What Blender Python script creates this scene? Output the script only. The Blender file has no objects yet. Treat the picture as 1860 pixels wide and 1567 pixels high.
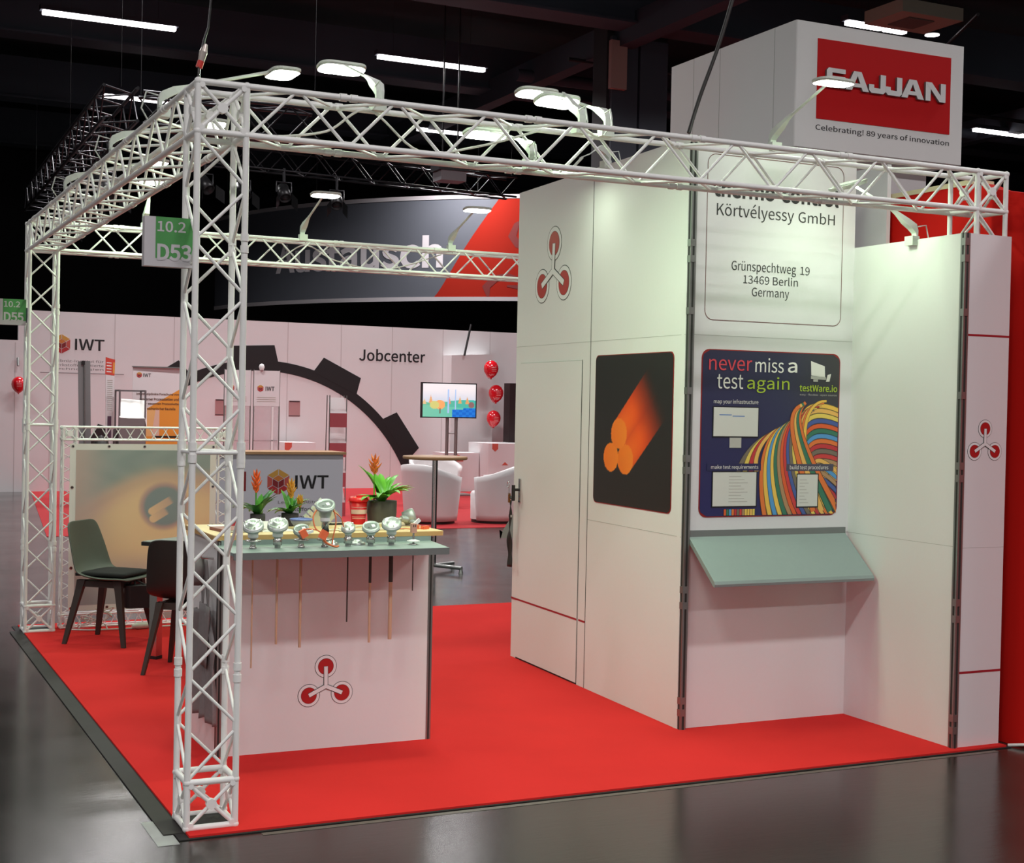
import bpy, bmesh, math, os, random
from mathutils import Vector, Matrix
rnd = random.Random(7)
SC = bpy.context.scene
COL = SC.collection

# ------------------------------------------------------------------ camera, world, exposure
cam_d = bpy.data.cameras.new('camera'); cam = bpy.data.objects.new('camera', cam_d); COL.objects.link(cam)
YAW, PITCH, ROLL = 0.4454, -0.0187, 0.0203
fw = Vector((math.sin(YAW)*math.cos(PITCH), math.cos(YAW)*math.cos(PITCH), math.sin(PITCH)))
rt = Vector((math.cos(YAW), -math.sin(YAW), 0)); up = rt.cross(fw)
rt, up = rt*math.cos(ROLL)+up*math.sin(ROLL), -rt*math.sin(ROLL)+up*math.cos(ROLL)
cam.matrix_world = Matrix(((rt.x, up.x, -fw.x, -1.2281), (rt.y, up.y, -fw.y, -5.3293), (rt.z, up.z, -fw.z, 1.6296), (0, 0, 0, 1)))
cam_d.sensor_fit = 'HORIZONTAL'; cam_d.sensor_width = 36; cam_d.lens = 36*2605.8/1860
cam_d.clip_start = .05; cam_d.clip_end = 200
SC.camera = cam
w = bpy.data.worlds.new('hall'); SC.world = w; w.use_nodes = True
w.node_tree.nodes['Background'].inputs[0].default_value = (.9, .9, 1, 1)
w.node_tree.nodes['Background'].inputs[1].default_value = .012
SC.view_settings.view_transform = 'Standard'; SC.view_settings.look = 'None'
SC.view_settings.gamma = 1; SC.view_settings.use_curve_mapping = False
SC.view_settings.exposure = 0.0
HALL_W = 135      # watts of each hall strip lamp
FLOOD_W = 4.2       # watts of each booth floodlight
HALL_COL = (1, .965, .965); FLOOD_COL = (.70, 1, .63)

# ------------------------------------------------------------------ materials
def lin(c):
    return tuple(((x/255)/12.92 if x/255 <= .04045 else ((x/255+.055)/1.055)**2.4) for x in c)
MATS = {}
def mat(name, rgb=None, rough=.5, metal=0, emit=0, noise=0, scale=20, bump=0, spec=.5, trans=0, alpha=1, col=None, emit_rgb=None):
    if name in MATS: return MATS[name]
    m = bpy.data.materials.new(name); m.use_nodes = True; MATS[name] = m
    nt = m.node_tree; b = nt.nodes['Principled BSDF']
    c = (*(col if col else lin(rgb)), 1)
    b.inputs['Base Color'].default_value = c
    b.inputs['Roughness'].default_value = rough; b.inputs['Metallic'].default_value = metal
    b.inputs['Specular IOR Level'].default_value = spec
    b.inputs['Transmission Weight'].default_value = trans; b.inputs['Alpha'].default_value = alpha
    if emit:
        b.inputs['Emission Color'].default_value = (*(emit_rgb or c[:3]), 1); b.inputs['Emission Strength'].default_value = emit
    if noise or bump:
        tc = nt.nodes.new('ShaderNodeTexCoord'); n = nt.nodes.new('ShaderNodeTexNoise')
        n.inputs['Scale'].default_value = scale; n.inputs['Detail'].default_value = 6
        nt.links.new(tc.outputs['Object'], n.inputs['Vector'])
        if noise:
            mx = nt.nodes.new('ShaderNodeMix'); mx.data_type = 'RGBA'
            mx.inputs[6].default_value = (*[x*(1-noise) for x in c[:3]], 1); mx.inputs[7].default_value = (*[min(1, x*(1+noise)) for x in c[:3]], 1)
            nt.links.new(n.outputs['Fac'], mx.inputs[0]); nt.links.new(mx.outputs[2], b.inputs['Base Color'])
        if bump:
            bp = nt.nodes.new('ShaderNodeBump'); bp.inputs['Strength'].default_value = bump; bp.inputs['Distance'].default_value = .003
            nt.links.new(n.outputs['Fac'], bp.inputs['Height']); nt.links.new(bp.outputs['Normal'], b.inputs['Normal'])
    return m
def vcol_mat(name, rough=.45, emit=0):
    if name in MATS: return MATS[name]
    m = mat(name, (128, 128, 128), rough); nt = m.node_tree; b = nt.nodes['Principled BSDF']
    a = nt.nodes.new('ShaderNodeAttribute'); a.attribute_name = 'Col'
    nt.links.new(a.outputs['Color'], b.inputs['Base Color'])
    if emit:
        nt.links.new(a.outputs['Color'], b.inputs['Emission Color']); b.inputs['Emission Strength'].default_value = emit
    return m
WALL = mat('wall_white', (226, 226, 226), .55, noise=.012, scale=60)
BWALL = mat('hall_booth_white', (222, 220, 221), .6, noise=.015, scale=4)
TRUSS = mat('truss_white', (232, 232, 230), .35)
PROF = mat('aluminium_profile', (150, 152, 150), .35, .8)
DARKGAP = mat('seam_dark', (40, 42, 40), .7)
SEAM = mat('seam_grey', (176, 178, 172), .7)
BLACK = mat('black_print', (24, 22, 24), .55)
TXT = mat('lettering_black', (46, 48, 46), .5)
RED = mat('emblem_red', (176, 28, 30), .5)
LINE = mat('thin_red_line', (158, 30, 42), .5)
WHITE = mat('print_white', (232, 232, 232), .5)
GREYBLUE = mat('shelf_grey', (136, 150, 148), .45, noise=.03, scale=30)
CARPET = mat('carpet_red', (206, 44, 42), .95, noise=.10, scale=2.2, bump=.0, spec=.1)
DPLAST = mat('black_plastic', (36, 34, 32), .5)
STEEL = mat('chrome', (200, 198, 196), .18, 1)
ALU = mat('cast_aluminium', (178, 184, 182), .42, .55, noise=.1, scale=40)
WOODTOP = mat('birch_wood', (222, 192, 140), .5, noise=.1, scale=7)
WOODEDGE = mat('wood_edge', (196, 156, 100), .55, noise=.15, scale=12)
TABLEWOOD = mat('bistro_wood', (176, 138, 98), .45, noise=.12, scale=5)
LENS = mat('lamp_lens', (255, 255, 245), .4, emit=14, emit_rgb=(.97, 1, .86))
STRIP = mat('strip_tube', (255, 250, 252), .4, emit=9, emit_rgb=(1, .93, .96))
HOUSE = mat('lamp_grey_green', (206, 212, 204), .45)
HALLDARK = mat('hall_dark_paint', (48, 54, 64), .7, noise=.2, scale=.6)
HALLBLACK = mat('hall_black', (30, 29, 32), .8)
RIG = mat('rig_black', (44, 44, 46), .35, .3)

def floor_mat():
    m = mat('floor_asphalt', (62, 57, 53), .3); nt = m.node_tree; b = nt.nodes['Principled BSDF']
    N = nt.nodes.new; L = nt.links.new
    tc = N('ShaderNodeTexCoord')
    n1 = N('ShaderNodeTexNoise'); n1.inputs['Scale'].default_value = .9; n1.inputs['Detail'].default_value = 8
    mp = N('ShaderNodeMapping'); mp.inputs['Scale'].default_value = (3, 14, 1); mp.inputs['Rotation'].default_value = (0, 0, .25)
    n2 = N('ShaderNodeTexNoise'); n2.inputs['Scale'].default_value = 2.2; n2.inputs['Detail'].default_value = 7; n2.inputs['Roughness'].default_value = .7
    L(tc.outputs['Object'], n1.inputs['Vector']); L(tc.outputs['Object'], mp.inputs['Vector']); L(mp.outputs['Vector'], n2.inputs['Vector'])
    r1 = N('ShaderNodeValToRGB'); r1.color_ramp.elements[0].position = .3; r1.color_ramp.elements[1].position = .75
    r1.color_ramp.elements[0].color = (*lin((30, 29, 28)), 1); r1.color_ramp.elements[1].color = (*lin((48, 45, 42)), 1)
    L(n1.outputs['Fac'], r1.inputs['Fac'])
    r2 = N('ShaderNodeValToRGB'); r2.color_ramp.elements[0].position = .66; r2.color_ramp.elements[1].position = .72
    r2.color_ramp.elements[0].color = (0, 0, 0, 1); r2.color_ramp.elements[1].color = (.22, .22, .22, 1)
    L(n2.outputs['Fac'], r2.inputs['Fac'])
    mx = N('ShaderNodeMix'); mx.data_type = 'RGBA'; mx.inputs[7].default_value = (*lin((150, 142, 134)), 1)
    L(r2.outputs['Color'], mx.inputs[0]); L(r1.outputs['Color'], mx.inputs[6]); L(mx.outputs[2], b.inputs['Base Color'])
    mr = N('ShaderNodeMapRange'); mr.inputs[1].default_value = .3; mr.inputs[2].default_value = .7; mr.inputs[3].default_value = .12; mr.inputs[4].default_value = .22
    L(n1.outputs['Fac'], mr.inputs[0]); L(mr.outputs[0], b.inputs['Roughness'])
    bp = N('ShaderNodeBump'); bp.inputs['Strength'].default_value = .12; bp.inputs['Distance'].default_value = .004
    L(n2.outputs['Fac'], bp.inputs['Height']); L(bp.outputs['Normal'], b.inputs['Normal'])
    return m
FLOOR = floor_mat()

# ------------------------------------------------------------------ mesh collector
V = Vector
class MB:
    def __init__(s): s.v = []; s.f = []; s.m = []; s.sm = []; s.mats = []; s.col = None
    def mi(s, m):
        if m not in s.mats: s.mats.append(m)
        return s.mats.index(m)
    def add(s, vs, fs, m, smooth=False):
        o = len(s.v); s.v += [tuple(x) for x in vs]; k = s.mi(m)
        for f in fs: s.f.append([i+o for i in f]); s.m.append(k); s.sm.append(smooth)
        return s
    def box(s, lo, hi, m, M=None):
        x0, y0, z0 = lo; x1, y1, z1 = hi
        vs = [V(p) for p in ((x0,y0,z0),(x1,y0,z0),(x1,y1,z0),(x0,y1,z0),(x0,y0,z1),(x1,y0,z1),(x1,y1,z1),(x0,y1,z1))]
        if M: vs = [M @ p for p in vs]
        return s.add(vs, [(0,3,2,1),(4,5,6,7),(0,1,5,4),(1,2,6,5),(2,3,7,6),(3,0,4,7)], m)
    def tube(s, pts, r, m, n=8, cap=True):
        pts = [V(p) for p in pts]; rs = r if isinstance(r, (list, tuple)) else [r]*len(pts)
        vs = []; a = None
        for i, p in enumerate(pts):
            t = (pts[min(i+1, len(pts)-1)]-pts[max(i-1, 0)])
            t = t.normalized() if t.length > 1e-9 else V((0, 0, 1))
            if a is None: a = t.orthogonal().normalized()
            a = (a - t*a.dot(t)); a = a.normalized() if a.length > 1e-6 else t.orthogonal().normalized()
            b = t.cross(a)
            for k in range(n):
                w_ = 2*math.pi*k/n; vs.append(p+(a*math.cos(w_)+b*math.sin(w_))*rs[i])
        fs = []
        for i in range(len(pts)-1):
            for k in range(n): fs.append((i*n+k, i*n+(k+1) % n, (i+1)*n+(k+1) % n, (i+1)*n+k))
        s.add(vs, fs, m, True)
        if cap:
            o = len(pts)*n
            s.add(vs[:n], [tuple(range(n))[::-1]], m); s.add(vs[-n:], [tuple(range(n))], m)
        return s
    def lathe(s, prof, m, at=(0,0,0), n=20, M=None, smooth=True):
        at = V(at); vs = []
        for r, z in prof:
            for k in range(n):
                w_ = 2*math.pi*k/n; p = V((r*math.cos(w_), r*math.sin(w_), z))
                vs.append((M @ p if M else p)+at)
        fs = []
        for i in range(len(prof)-1):
            for k in range(n): fs.append((i*n+k, i*n+(k+1) % n, (i+1)*n+(k+1) % n, (i+1)*n+k))
        s.add(vs, fs, m, smooth)
        if prof[0][0] > 1e-6: s.add(vs[:n], [tuple(range(n))[::-1]], m)
        if prof[-1][0] > 1e-6: s.add(vs[-n:], [tuple(range(n))], m)
        return s
    def grid(s, P, m, smooth=True, flip=False):
        nr, nc = len(P), len(P[0]); vs = [p for row in P for p in row]; fs = []
        for i in range(nr-1):
            for j in range(nc-1):
                f = (i*nc+j, i*nc+j+1, (i+1)*nc+j+1, (i+1)*nc+j); fs.append(f[::-1] if flip else f)
        return s.add(vs, fs, m, smooth)
    def flat(s, fr, pts, d0, d1, m, side=None):
        n = len(pts)
        vs = [fr(u, v, d0) for u, v in pts]+[fr(u, v, d1) for u, v in pts]
        s.add(vs[n:], [tuple(range(n))], m)
        s.add(vs, [(i, (i+1) % n, n+(i+1) % n, n+i) for i in range(n)], side or m)
        s.add(vs[:n], [tuple(range(n))[::-1]], side or m)
        return s
    def sphere(s, c, r, m, n=16, k=10, sc=(1,1,1)):
        prof = [(max(0, math.sin(math.pi*i/k)), -math.cos(math.pi*i/k)) for i in range(k+1)]
        M = Matrix.Diagonal((r*sc[0], r*sc[1], r*sc[2]))
        return s.lathe(prof, m, c, n, M)
    def rbox(s, lo, hi, r, m, n=4):   # rounded box (in plan) with vertical sides
        x0, y0, z0 = lo; x1, y1, z1 = hi
        pts = rrect(x0, y0, x1, y1, r, n)
        return s.flat(lambda u, v, d: V((u, v, d)), pts, z0, z1, m)

def rrect(u0, v0, u1, v1, r, n=6):
    pts = []
    for cx, cy, a0 in ((u1-r, v0+r, -90), (u1-r, v1-r, 0), (u0+r, v1-r, 90), (u0+r, v0+r, 180)):
        for k in range(n+1):
            a = math.radians(a0+90*k/n); pts.append((cx+r*math.cos(a), cy+r*math.sin(a)))
    return pts
def circ(cu, cv, r, n=28): return [(cu+r*math.cos(2*math.pi*k/n), cv+r*math.sin(2*math.pi*k/n)) for k in range(n)]
def stroke(p, q, w_):
    du, dv = q[0]-p[0], q[1]-p[1]; L = math.hypot(du, dv); nu, nv = -dv/L*w_/2, du/L*w_/2
    return [(p[0]-nu, p[1]-nv), (q[0]-nu, q[1]-nv), (q[0]+nu, q[1]+nv), (p[0]+nu, p[1]+nv)]
def ribbon(pts, ws):      # outline of a tapered stroke along a polyline
    Lp, Rp = [], []
    for i, p in enumerate(pts):
        a = pts[max(0, i-1)]; b = pts[min(len(pts)-1, i+1)]
        du, dv = b[0]-a[0], b[1]-a[1]; L = math.hypot(du, dv) or 1
        nu, nv = -dv/L*ws[i]/2, du/L*ws[i]/2
        Lp.append((p[0]+nu, p[1]+nv)); Rp.append((p[0]-nu, p[1]-nv))
    return Lp, Rp

ORG = {}
def finish(o, label=None, cat=None, group=None, kind=None):
    if label: o['label'] = label
    if cat: o['category'] = cat
    if group: o['group'] = group
    if kind: o['kind'] = kind
    return o
def obj(name, mb, parent=None, loc=None):
    org = V(ORG.get(parent.name, (0,0,0))) if parent else V(loc or (0,0,0))
    me = bpy.data.meshes.new(name)
    me.from_pydata([tuple(V(p)-org) for p in mb.v], [], mb.f)
    for m in mb.mats: me.materials.append(m)
    me.polygons.foreach_set('material_index', mb.m); me.polygons.foreach_set('use_smooth', mb.sm)
    if mb.col:
        a = me.color_attributes.new('Col', 'FLOAT_COLOR', 'POINT')
        fl = []
        for c in mb.col: fl += [*lin(c), 1]
        a.data.foreach_set('color', fl)
    me.update()
    o = bpy.data.objects.new(name, me); COL.objects.link(o)
    if parent: o.parent = parent; ORG[o.name] = org
    else: o.location = org; ORG[o.name] = org
    return o
def thing(name, label, cat, loc=(0,0,0), group=None, rz=0, local=False):
    o = bpy.data.objects.new(name, None); COL.objects.link(o); o.location = loc; o.empty_display_size = .1
    o.rotation_euler = (0, 0, rz); ORG[o.name] = V((0,0,0)) if local else V(loc)
    return finish(o, label, cat, group)
def struct(name, mb, loc=None): return finish(obj(name, mb, None, loc), kind='structure')
def dup(root, loc=None, rz=None, label=None):
    r = root.copy(); COL.objects.link(r)
    if loc is not None: r.location = loc
    if rz is not None: r.rotation_euler = (0, 0, rz)
    if label: r['label'] = label
    def rec(src, dst):
        for ch in list(src.children):
            c = ch.copy(); COL.objects.link(c); c.parent = dst; rec(ch, c)
    rec(root, r); return r

def frame(o, p, z0=0):
    o = V((*o, z0)); d = V((p[0]-o.x, p[1]-o.y, 0)); d.normalize(); n = V((d.y, -d.x, 0))
    return lambda u, v, dd=0: o+d*u+n*dd+V((0, 0, v))
FA = frame((2.761, 2.982), (2.654, .803)); LA = 2.1816
FB = frame((2.654, .803), (3.699, .803)); LB = 1.045
FC = frame((3.699, .803), (3.699, -.02)); LC = .823
FE = frame((3.722, -.022), (4, -.022))
FK = frame((.37, 1.045), (1.405, 1.045))
FG = frame((0, 19.84), (1, 19.885))
FS = frame((4.17, 2), (5.527, 2)); FS2 = frame((4.17, 3.47), (4.17, 2))

# text
FONT = None
try: FONT = bpy.data.fonts.load(os.path.join(bpy.utils.system_resource('DATAFILES', path='fonts'), 'Noto Sans CJK Regular.woff2'))
except Exception: FONT = None
TCACHE = {}
def text2d(s, bold=0.0):
    k = (s, bold)
    if k in TCACHE: return TCACHE[k]
    c = bpy.data.curves.new('t', 'FONT'); c.body = s; c.resolution_u = 4
    if FONT: c.font = FONT
    c.offset = bold
    o = bpy.data.objects.new('t', c); COL.objects.link(o)
    me = bpy.data.meshes.new_from_object(o.evaluated_get(bpy.context.evaluated_depsgraph_get()))
    vs = [(v.co.x, v.co.y) for v in me.vertices]; fs = [list(p.vertices) for p in me.polygons]
    bpy.data.objects.remove(o); bpy.data.curves.remove(c); bpy.data.meshes.remove(me)
    x0 = min(v[0] for v in vs); x1 = max(v[0] for v in vs); y0 = min(v[1] for v in vs); y1 = max(v[1] for v in vs)
    TCACHE[k] = ([((x-x0)/(x1-x0), (y-y0)/(y1-y0)) for x, y in vs], fs); return TCACHE[k]
def text(mb, fr, s, u0, u1, v0, v1, d, m, bold=0.0, thick=0, side=None):
    vs, fs = text2d(s, bold)
    P = [(u0+x*(u1-u0), v0+y*(v1-v0)) for x, y in vs]
    mb.add([fr(u, v, d+thick) for u, v in P], fs, m)
    if thick:
        cnt = {}
        for f in fs:
            for i in range(len(f)):
                a, b = f[i], f[(i+1) % len(f)]; cnt[(min(a, b), max(a, b))] = cnt.get((min(a, b), max(a, b)), [0, (a, b)]); cnt[(min(a, b), max(a, b))][0] += 1
        for (a, b), (n, e) in cnt.items():
            if n == 1:
                a, b = e; mb.add([fr(*P[a], d), fr(*P[b], d), fr(*P[b], d+thick), fr(*P[a], d+thick)], [(0, 1, 2, 3)], side or m)
    return mb
def emblem(fr, top, left, right, yc, R, d=.001, r=None, white=WHITE):
    """three ringed red dots joined by a Y"""
    mb = MB(); r = r or R*.69; lw = R*.045; aw = R*.33
    e = .0006
    for c in (top, left, right):
        mb.flat(fr, circ(*c, R), 0, d, TXT); mb.flat(fr, circ(*c, R-lw), 0, d+e, white)
        mb.flat(fr, circ(*c, r+lw*.5), 0, d+2*e, BLACK); mb.flat(fr, circ(*c, r), 0, d+3*e, RED)
    ends = (top, left, right)
    for c in ends:
        du, dv = c[0]-yc[0], c[1]-yc[1]
        mb.flat(fr, stroke(yc, (yc[0]+du*1.01, yc[1]+dv*1.01), aw+lw*2), 0, d+4*e, TXT)
    for c in ends: mb.flat(fr, stroke(yc, c, aw), 0, d+5*e, white)
    mb.flat(fr, circ(*yc, aw*.5), 0, d+5.2*e, white)
    return mb
def raster(mb, fr, u0, v0, u1, v1, nx, ny, fn, d, m, r=0):
    """printed picture: fine grid whose colours are the print's own"""
    if mb.col is None: mb.col = [(128,128,128)]*len(mb.v)
    H = v1-v0; Wd = u1-u0; P = []
    for j in range(ny+1):
        t = j/ny; y = t*H; ins = 0
        if r and y < r: ins = r-math.sqrt(max(0, r*r-(r-y)**2))
        if r and y > H-r: ins = r-math.sqrt(max(0, r*r-(y-(H-r))**2))
        row = []
        for i in range(nx+1):
            x = ins+(Wd-2*ins)*i/nx; row.append(fr(u0+x, v0+y, d)); mb.col.append(fn(x/Wd, t))
        P.append(row)
    mb.grid(P, m, False); return mb
def mix(a, b, t): t = max(0, min(1, t)); return tuple(x+(y-x)*t for x, y in zip(a, b))
def sst(a, b, x): t = max(0, min(1, (x-a)/(b-a))); return t*t*(3-2*t)

# ------------------------------------------------------------------ setting: floor, ceiling, hall
mb = MB(); mb.box((-30, -25, -.1), (45, 50, 0), FLOOR); struct('floor', mb)
mb = MB(); mb.box((-30, -25, 9.6), (45, 50, 9.8), HALLBLACK); struct('ceiling', mb)
for nm, lo, hi in (('wall_back', (-30, 44, 0), (45, 44.3, 9.6)), ('wall_left', (-20.3, -25, 0), (-20, 44, 9.6)), ('wall_right', (40, -25, 0), (40.3, 44, 9.6)), ('wall_front', (-30, -22.3, 0), (45, -22, 9.6))):
    mb = MB(); mb.box(lo, hi, HALLBLACK); struct(nm, mb)
for i, y in enumerate((10.4, 16.6, 22.7, 28.8, 35)):
    mb = MB(); mb.box((-20, y-.2, 8.3), (40, y+.2, 9.2), HALLDARK); mb.box((-20, y-.32, 8.26), (40, y+.32, 8.3), HALLDARK); struct('beam_%d' % (i+1), mb)
for i, x in enumerate((0, 11.5, 23)):
    mb = MB(); mb.box((x-.16, 6, 8.0), (x+.16, 44, 8.5), HALLDARK); struct('girder_%d' % (i+1), mb)
mb = MB(); mb.box((11.25, 17, 0), (11.78, 17.7, 8.2), HALLDARK); mb.box((11.83, 17, 0), (12.4, 17.7, 8.2), HALLDARK); mb.box((11.2, 17.1, 0), (12.45, 17.6, 8.6), HALLBLACK)
struct('column', mb)
mb = MB(); mb.box((11.18, 16.9, 7.25), (11.5, 17.0, 8.1), mat('column_placard', (150, 120, 112), .7)); tp = obj('placard', mb, loc=(11.34, 16.95, 7.25)); finish(tp, 'pinkish blank placard high on the dark hall column', 'placard')

# hall strip lamps (real lamps, rows 6 m apart)
strip_n = 0
def strip(x0, x1, y, z=8.0, label=None, parts=2, power=HALL_W):
    global strip_n
    t = thing('strip_lamp', label or 'long pinkish white strip lamp under the dark hall ceiling', 'ceiling lamp', ((x0+x1)/2, y, z), 'hall ceiling strip lamps')
    mb = MB(); mb.box((x0-.04, y-.09, z+.03), (x1+.04, y+.09, z+.12), HALLDARK)
    for xx in (x0+.3, x1-.3): mb.tube([(xx, y, z+.1), (xx, y, 9.6)], .0025, HALLBLACK, 6)
    obj('housing', mb, t)
    mb = MB(); mb.rbox((x0, y-.07, z-.03), (x1, y+.07, z+.03), .03, STRIP); obj('diffuser', mb, t)
    L = bpy.data.lights.new('strip_light', 'AREA'); L.shape = 'RECTANGLE'; L.size = x1-x0; L.size_y = .5
    L.energy = power; L.color = HALL_COL; L.spread = math.radians(152)   # louvred
    lo = bpy.data.objects.new('strip_light', L); COL.objects.link(lo); lo.parent = t; lo.location = (0, 0, -.05)
    strip_n += 1; return t
for a in ((1.93, 4.14, 19.75, 'strip lamp at the upper left above the white truss corner'), (7.87, 10.03, 19.8, 'strip lamp right of the lit floodlights over the front truss'),
          (11.1, 12.9, 25.95, 'far strip lamp seen through the front truss'), (13.78, 14.52, 13.7, 'short strip lamp above the big sign cube, left of a pair'), (14.56, 15.0, 13.7, 'short strip lamp above the big sign cube, right of a pair'),
          (4.0, 5.35, 26.0, 'far strip lamp behind the left truss beam'), (21.9, 23.4, 19.4, 'short strip lamp right of the sign cube')):
    strip(a[0], a[1], a[2], label=a[3], power=HALL_W*(.6 if a[1]-a[0] < 1 else 2.3 if a[0] < 13 else 1))
for y in (-11.5, -5, 1.5, 7.6):
    for x in (-8.9, -3, 3, 9, 15):
        if not (y == 1.5 and -4 < x < 4): strip(x-1.1, x+1.1, y, power=HALL_W*(1.45 if y < 0 else .9))
for x in (-3, 3.03, 8.98, 21): strip(x-1.1, x+1.1, 13.7, power=HALL_W*(1.75 if 2 < x < 10 else 1))

# unseen white walls behind and left of the viewer, added to bounce fill light
BOUNCE = mat('bounce_wall_white', (226, 224, 222), .7)
for nm, lo, hi in (('wall_bounce_front', (-9, -10.2, 0), (14, -10, 3.2)), ('wall_bounce_left', (-6.2, -9, 0), (-6, 9, 3.2))):
    mb = MB(); mb.box(lo, hi, BOUNCE); struct(nm, mb)

# ------------------------------------------------------------------ carpet
mb = MB(); mb.box((-.045, -.085, .001), (4.02, 5.24, .004), mat('underlay_black', (26, 24, 24), .8)); mb.box((-.085, .0, .001), (-.012, 5.0, .006), mat('kerb_tape', (40, 37, 34), .75, noise=.3, scale=8)); mb.box((-.005, -.07, .004), (4.0, 5.23, .012), CARPET)
finish(obj('red_carpet', mb), 'bright red carpet of the white truss booth', 'carpet', kind='structure')
mb = MB(); mb.box((-.13, -.12, .0005), (-.05, .2, .0015), mat('tape_grey', (150, 152, 150), .5), Matrix.Translation((0, 0, 0)))
finish(obj('floor_tape', mb, loc=(-.09, .04, 0)), 'short strip of grey tape on the dark floor beside the front corner post', 'tape')
mb = MB(); mb.box((.26, -.125, .0005), (3.9, -.095, .0012), mat('tape_worn', (92, 86, 80), .4, noise=.4, scale=30))
finish(obj('floor_tape', mb, loc=(2, -.11, 0)), 'long worn tape line along the front edge of the red carpet', 'tape')

# ------------------------------------------------------------------ booth cabin walls
CABIN = 3.0
def slab(fr, u0, u1, v0, v1, t, m): 
    return MB().flat(lambda u, v, d: fr(u, v, d), [(u0, v0), (u1, v0), (u1, v1), (u0, v1)], -t, 0, m)
# wall A (with door), seams, red line
mb = slab(FA, 0, LA, 0, 2.985, .04, WALL)
for u in (1.092,): mb.flat(FA, [(u-.003, 0), (u+.003, 0), (u+.003, 2.985), (u-.003, 2.985)], 0, .0008, DARKGAP)
mb.flat(FA, [(0, 1.998), (LA, 1.998), (LA, 2.0005), (0, 2.0005)], 0, .0006, SEAM)
mb.flat(FA, [(1.095, .9795), (LA, .9795), (LA, .982), (1.095, .982)], 0, .0006, SEAM)
wa = struct('wall_cabin_left', mb)
mb = MB(); mb.flat(FA, [(1.003, .385), (1.089, .385), (1.089, .396), (1.003, .396)], 0, .001, LINE); obj('red_line', mb, wa)
obj('emblem', emblem(FA, (.557, 2.61), (.387, 2.363), (.707, 2.363), (.548, 2.445), .106), wa)
# door
dm = MB().flat(FA, [(.082, .022), (.985, .022), (.985, 1.892), (.082, 1.892)], 0, .004, WALL)
dm.flat(FA, [(.985, .0), (.991, .0), (.991, 1.898), (.985, 1.898)], 0, .0012, DARKGAP); dm.flat(FA, [(.08, 1.892), (.99, 1.892), (.99, 1.896), (.08, 1.896)], 0, .0012, SEAM)
dm.flat(FA, [(.082, .0), (.985, .0), (.985, .022), (.082, .022)], 0, .0006, BLACK)
door = struct('door_1', dm)
mb = MB().flat(FA, [(.0, .385), (.985, .385), (.985, .396), (.0, .396)], .004, .005, LINE); obj('red_line', mb, door)
mb = MB(); mb.box((-.012, -.004, -.075), (.012, .004, .075), STEEL, Matrix.Translation(FA(.115, 1.085, .008)) @ Matrix.Rotation(math.radians(90), 4, 'Z'))
mb.tube([FA(.112, 1.09, .008), FA(.112, 1.09, .05)], .009, DPLAST); mb.tube([FA(.112, 1.12, .05), FA(.112, 1.02, .05)], .012, DPLAST); mb.tube([FA(.112, 1.025, .05), FA(.06, 1.045, .05)], .008, DPLAST)
obj('door_handle', mb, door)
# lanyard with key
t = thing('lanyard', 'black lanyard with a key ring hanging from the cabin door handle', 'lanyard', FA(.06, 1.1, .06))
mb = MB(); mb.tube([FA(.045+.018*math.cos(a), 1.118+.018*math.sin(a), .058) for a in [k*.4 for k in range(17)]], .0022, STEEL, 6); mb.tube([FA(.058, 1.11, .058), FA(.06, 1.055, .058)], .003, STEEL); obj('key_ring', mb, t)
mb = MB(); mb.box((-.012, -.004, -.03), (.012, .004, .03), mat('key_brass', (170, 110, 50), .35, .8), Matrix.Translation(FA(.058, 1.035, .055)) @ Matrix.Rotation(1.5, 4, 'Z')); obj('key', mb, t)
P = []
for k in range(26):
    s_ = k/25; v = 1.02-.425*s_; w_ = .016+.010*abs(math.sin(s_*7+.6)); tw = 1.2*math.sin(s_*6); c = .060+.008*math.sin(s_*9)
    P.append([FA(c-w_*math.cos(tw), v, .045-w_*math.sin(tw)*.6), FA(c+w_*math.cos(tw), v, .045+w_*math.sin(tw)*.6)])
mb = MB(); mb.grid(P, DPLAST); so = obj('strap', mb, t); sm_ = so.modifiers.new('s', 'SOLIDIFY'); sm_.thickness = .004
mb = MB(); mb.box((-.016, -.006, -.008), (.016, .006, .008), STEEL, Matrix.Translation(FA(.062, .92, .046)) @ Matrix.Rotation(1.5, 4, 'Z')); obj('buckle', mb, t)
# wall B
mb = slab(FB, -.0, LB, 0, 2.985, .04, WALL)
for v in (2.0, .985): mb.flat(FB, [(0.03, v), (LB, v), (LB, v+.0025), (0.03, v+.0025)], 0, .0006, SEAM)
wb = struct('wall_cabin_front', mb)
# printed frame line + lettering on wall B
o_ = rrect(.108, 2.078, .964, 2.918, .05, 8); i_ = rrect(.1115, 2.0815, .9605, 2.9145, .047, 8)
mb = MB(); n = len(o_)
mb.add([FB(*p, .0012) for p in o_]+[FB(*p, .0012) for p in i_], [(k, (k+1) % n, n+(k+1) % n, n+k) for k in range(n)], mat('line_brown', (110, 62, 56), .5)); obj('outline', mb, wb)
def line(parent, fr, s_, u0, u1, v0, v1, d, m, bold=0.0, thick=0, side=None):
    b_ = MB(); text(b_, fr, s_, u0, u1, v0, v1, d, m, bold, thick, side); return obj('lettering', b_, parent)
line(wb, FB, 'thermo-control', .146, .932, 2.703, 2.795, .0012, TXT, .012)
line(wb, FB, 'Körtvélyessy', .168, .645, 2.592, 2.681, .0012, TXT); line(wb, FB, 'GmbH', .674, .909, 2.609, 2.668, .0012, TXT)
line(wb, FB, 'Grünspechtweg', .265, .667, 2.323, 2.389, .0012, TXT); line(wb, FB, '19', .694, .754, 2.337, 2.380, .0012, TXT)
line(wb, FB, '13469 Berlin', .338, .680, 2.274, 2.319, .0012, TXT); line(wb, FB, 'Germany', .393, .626, 2.198, 2.256, .0012, TXT)

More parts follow.
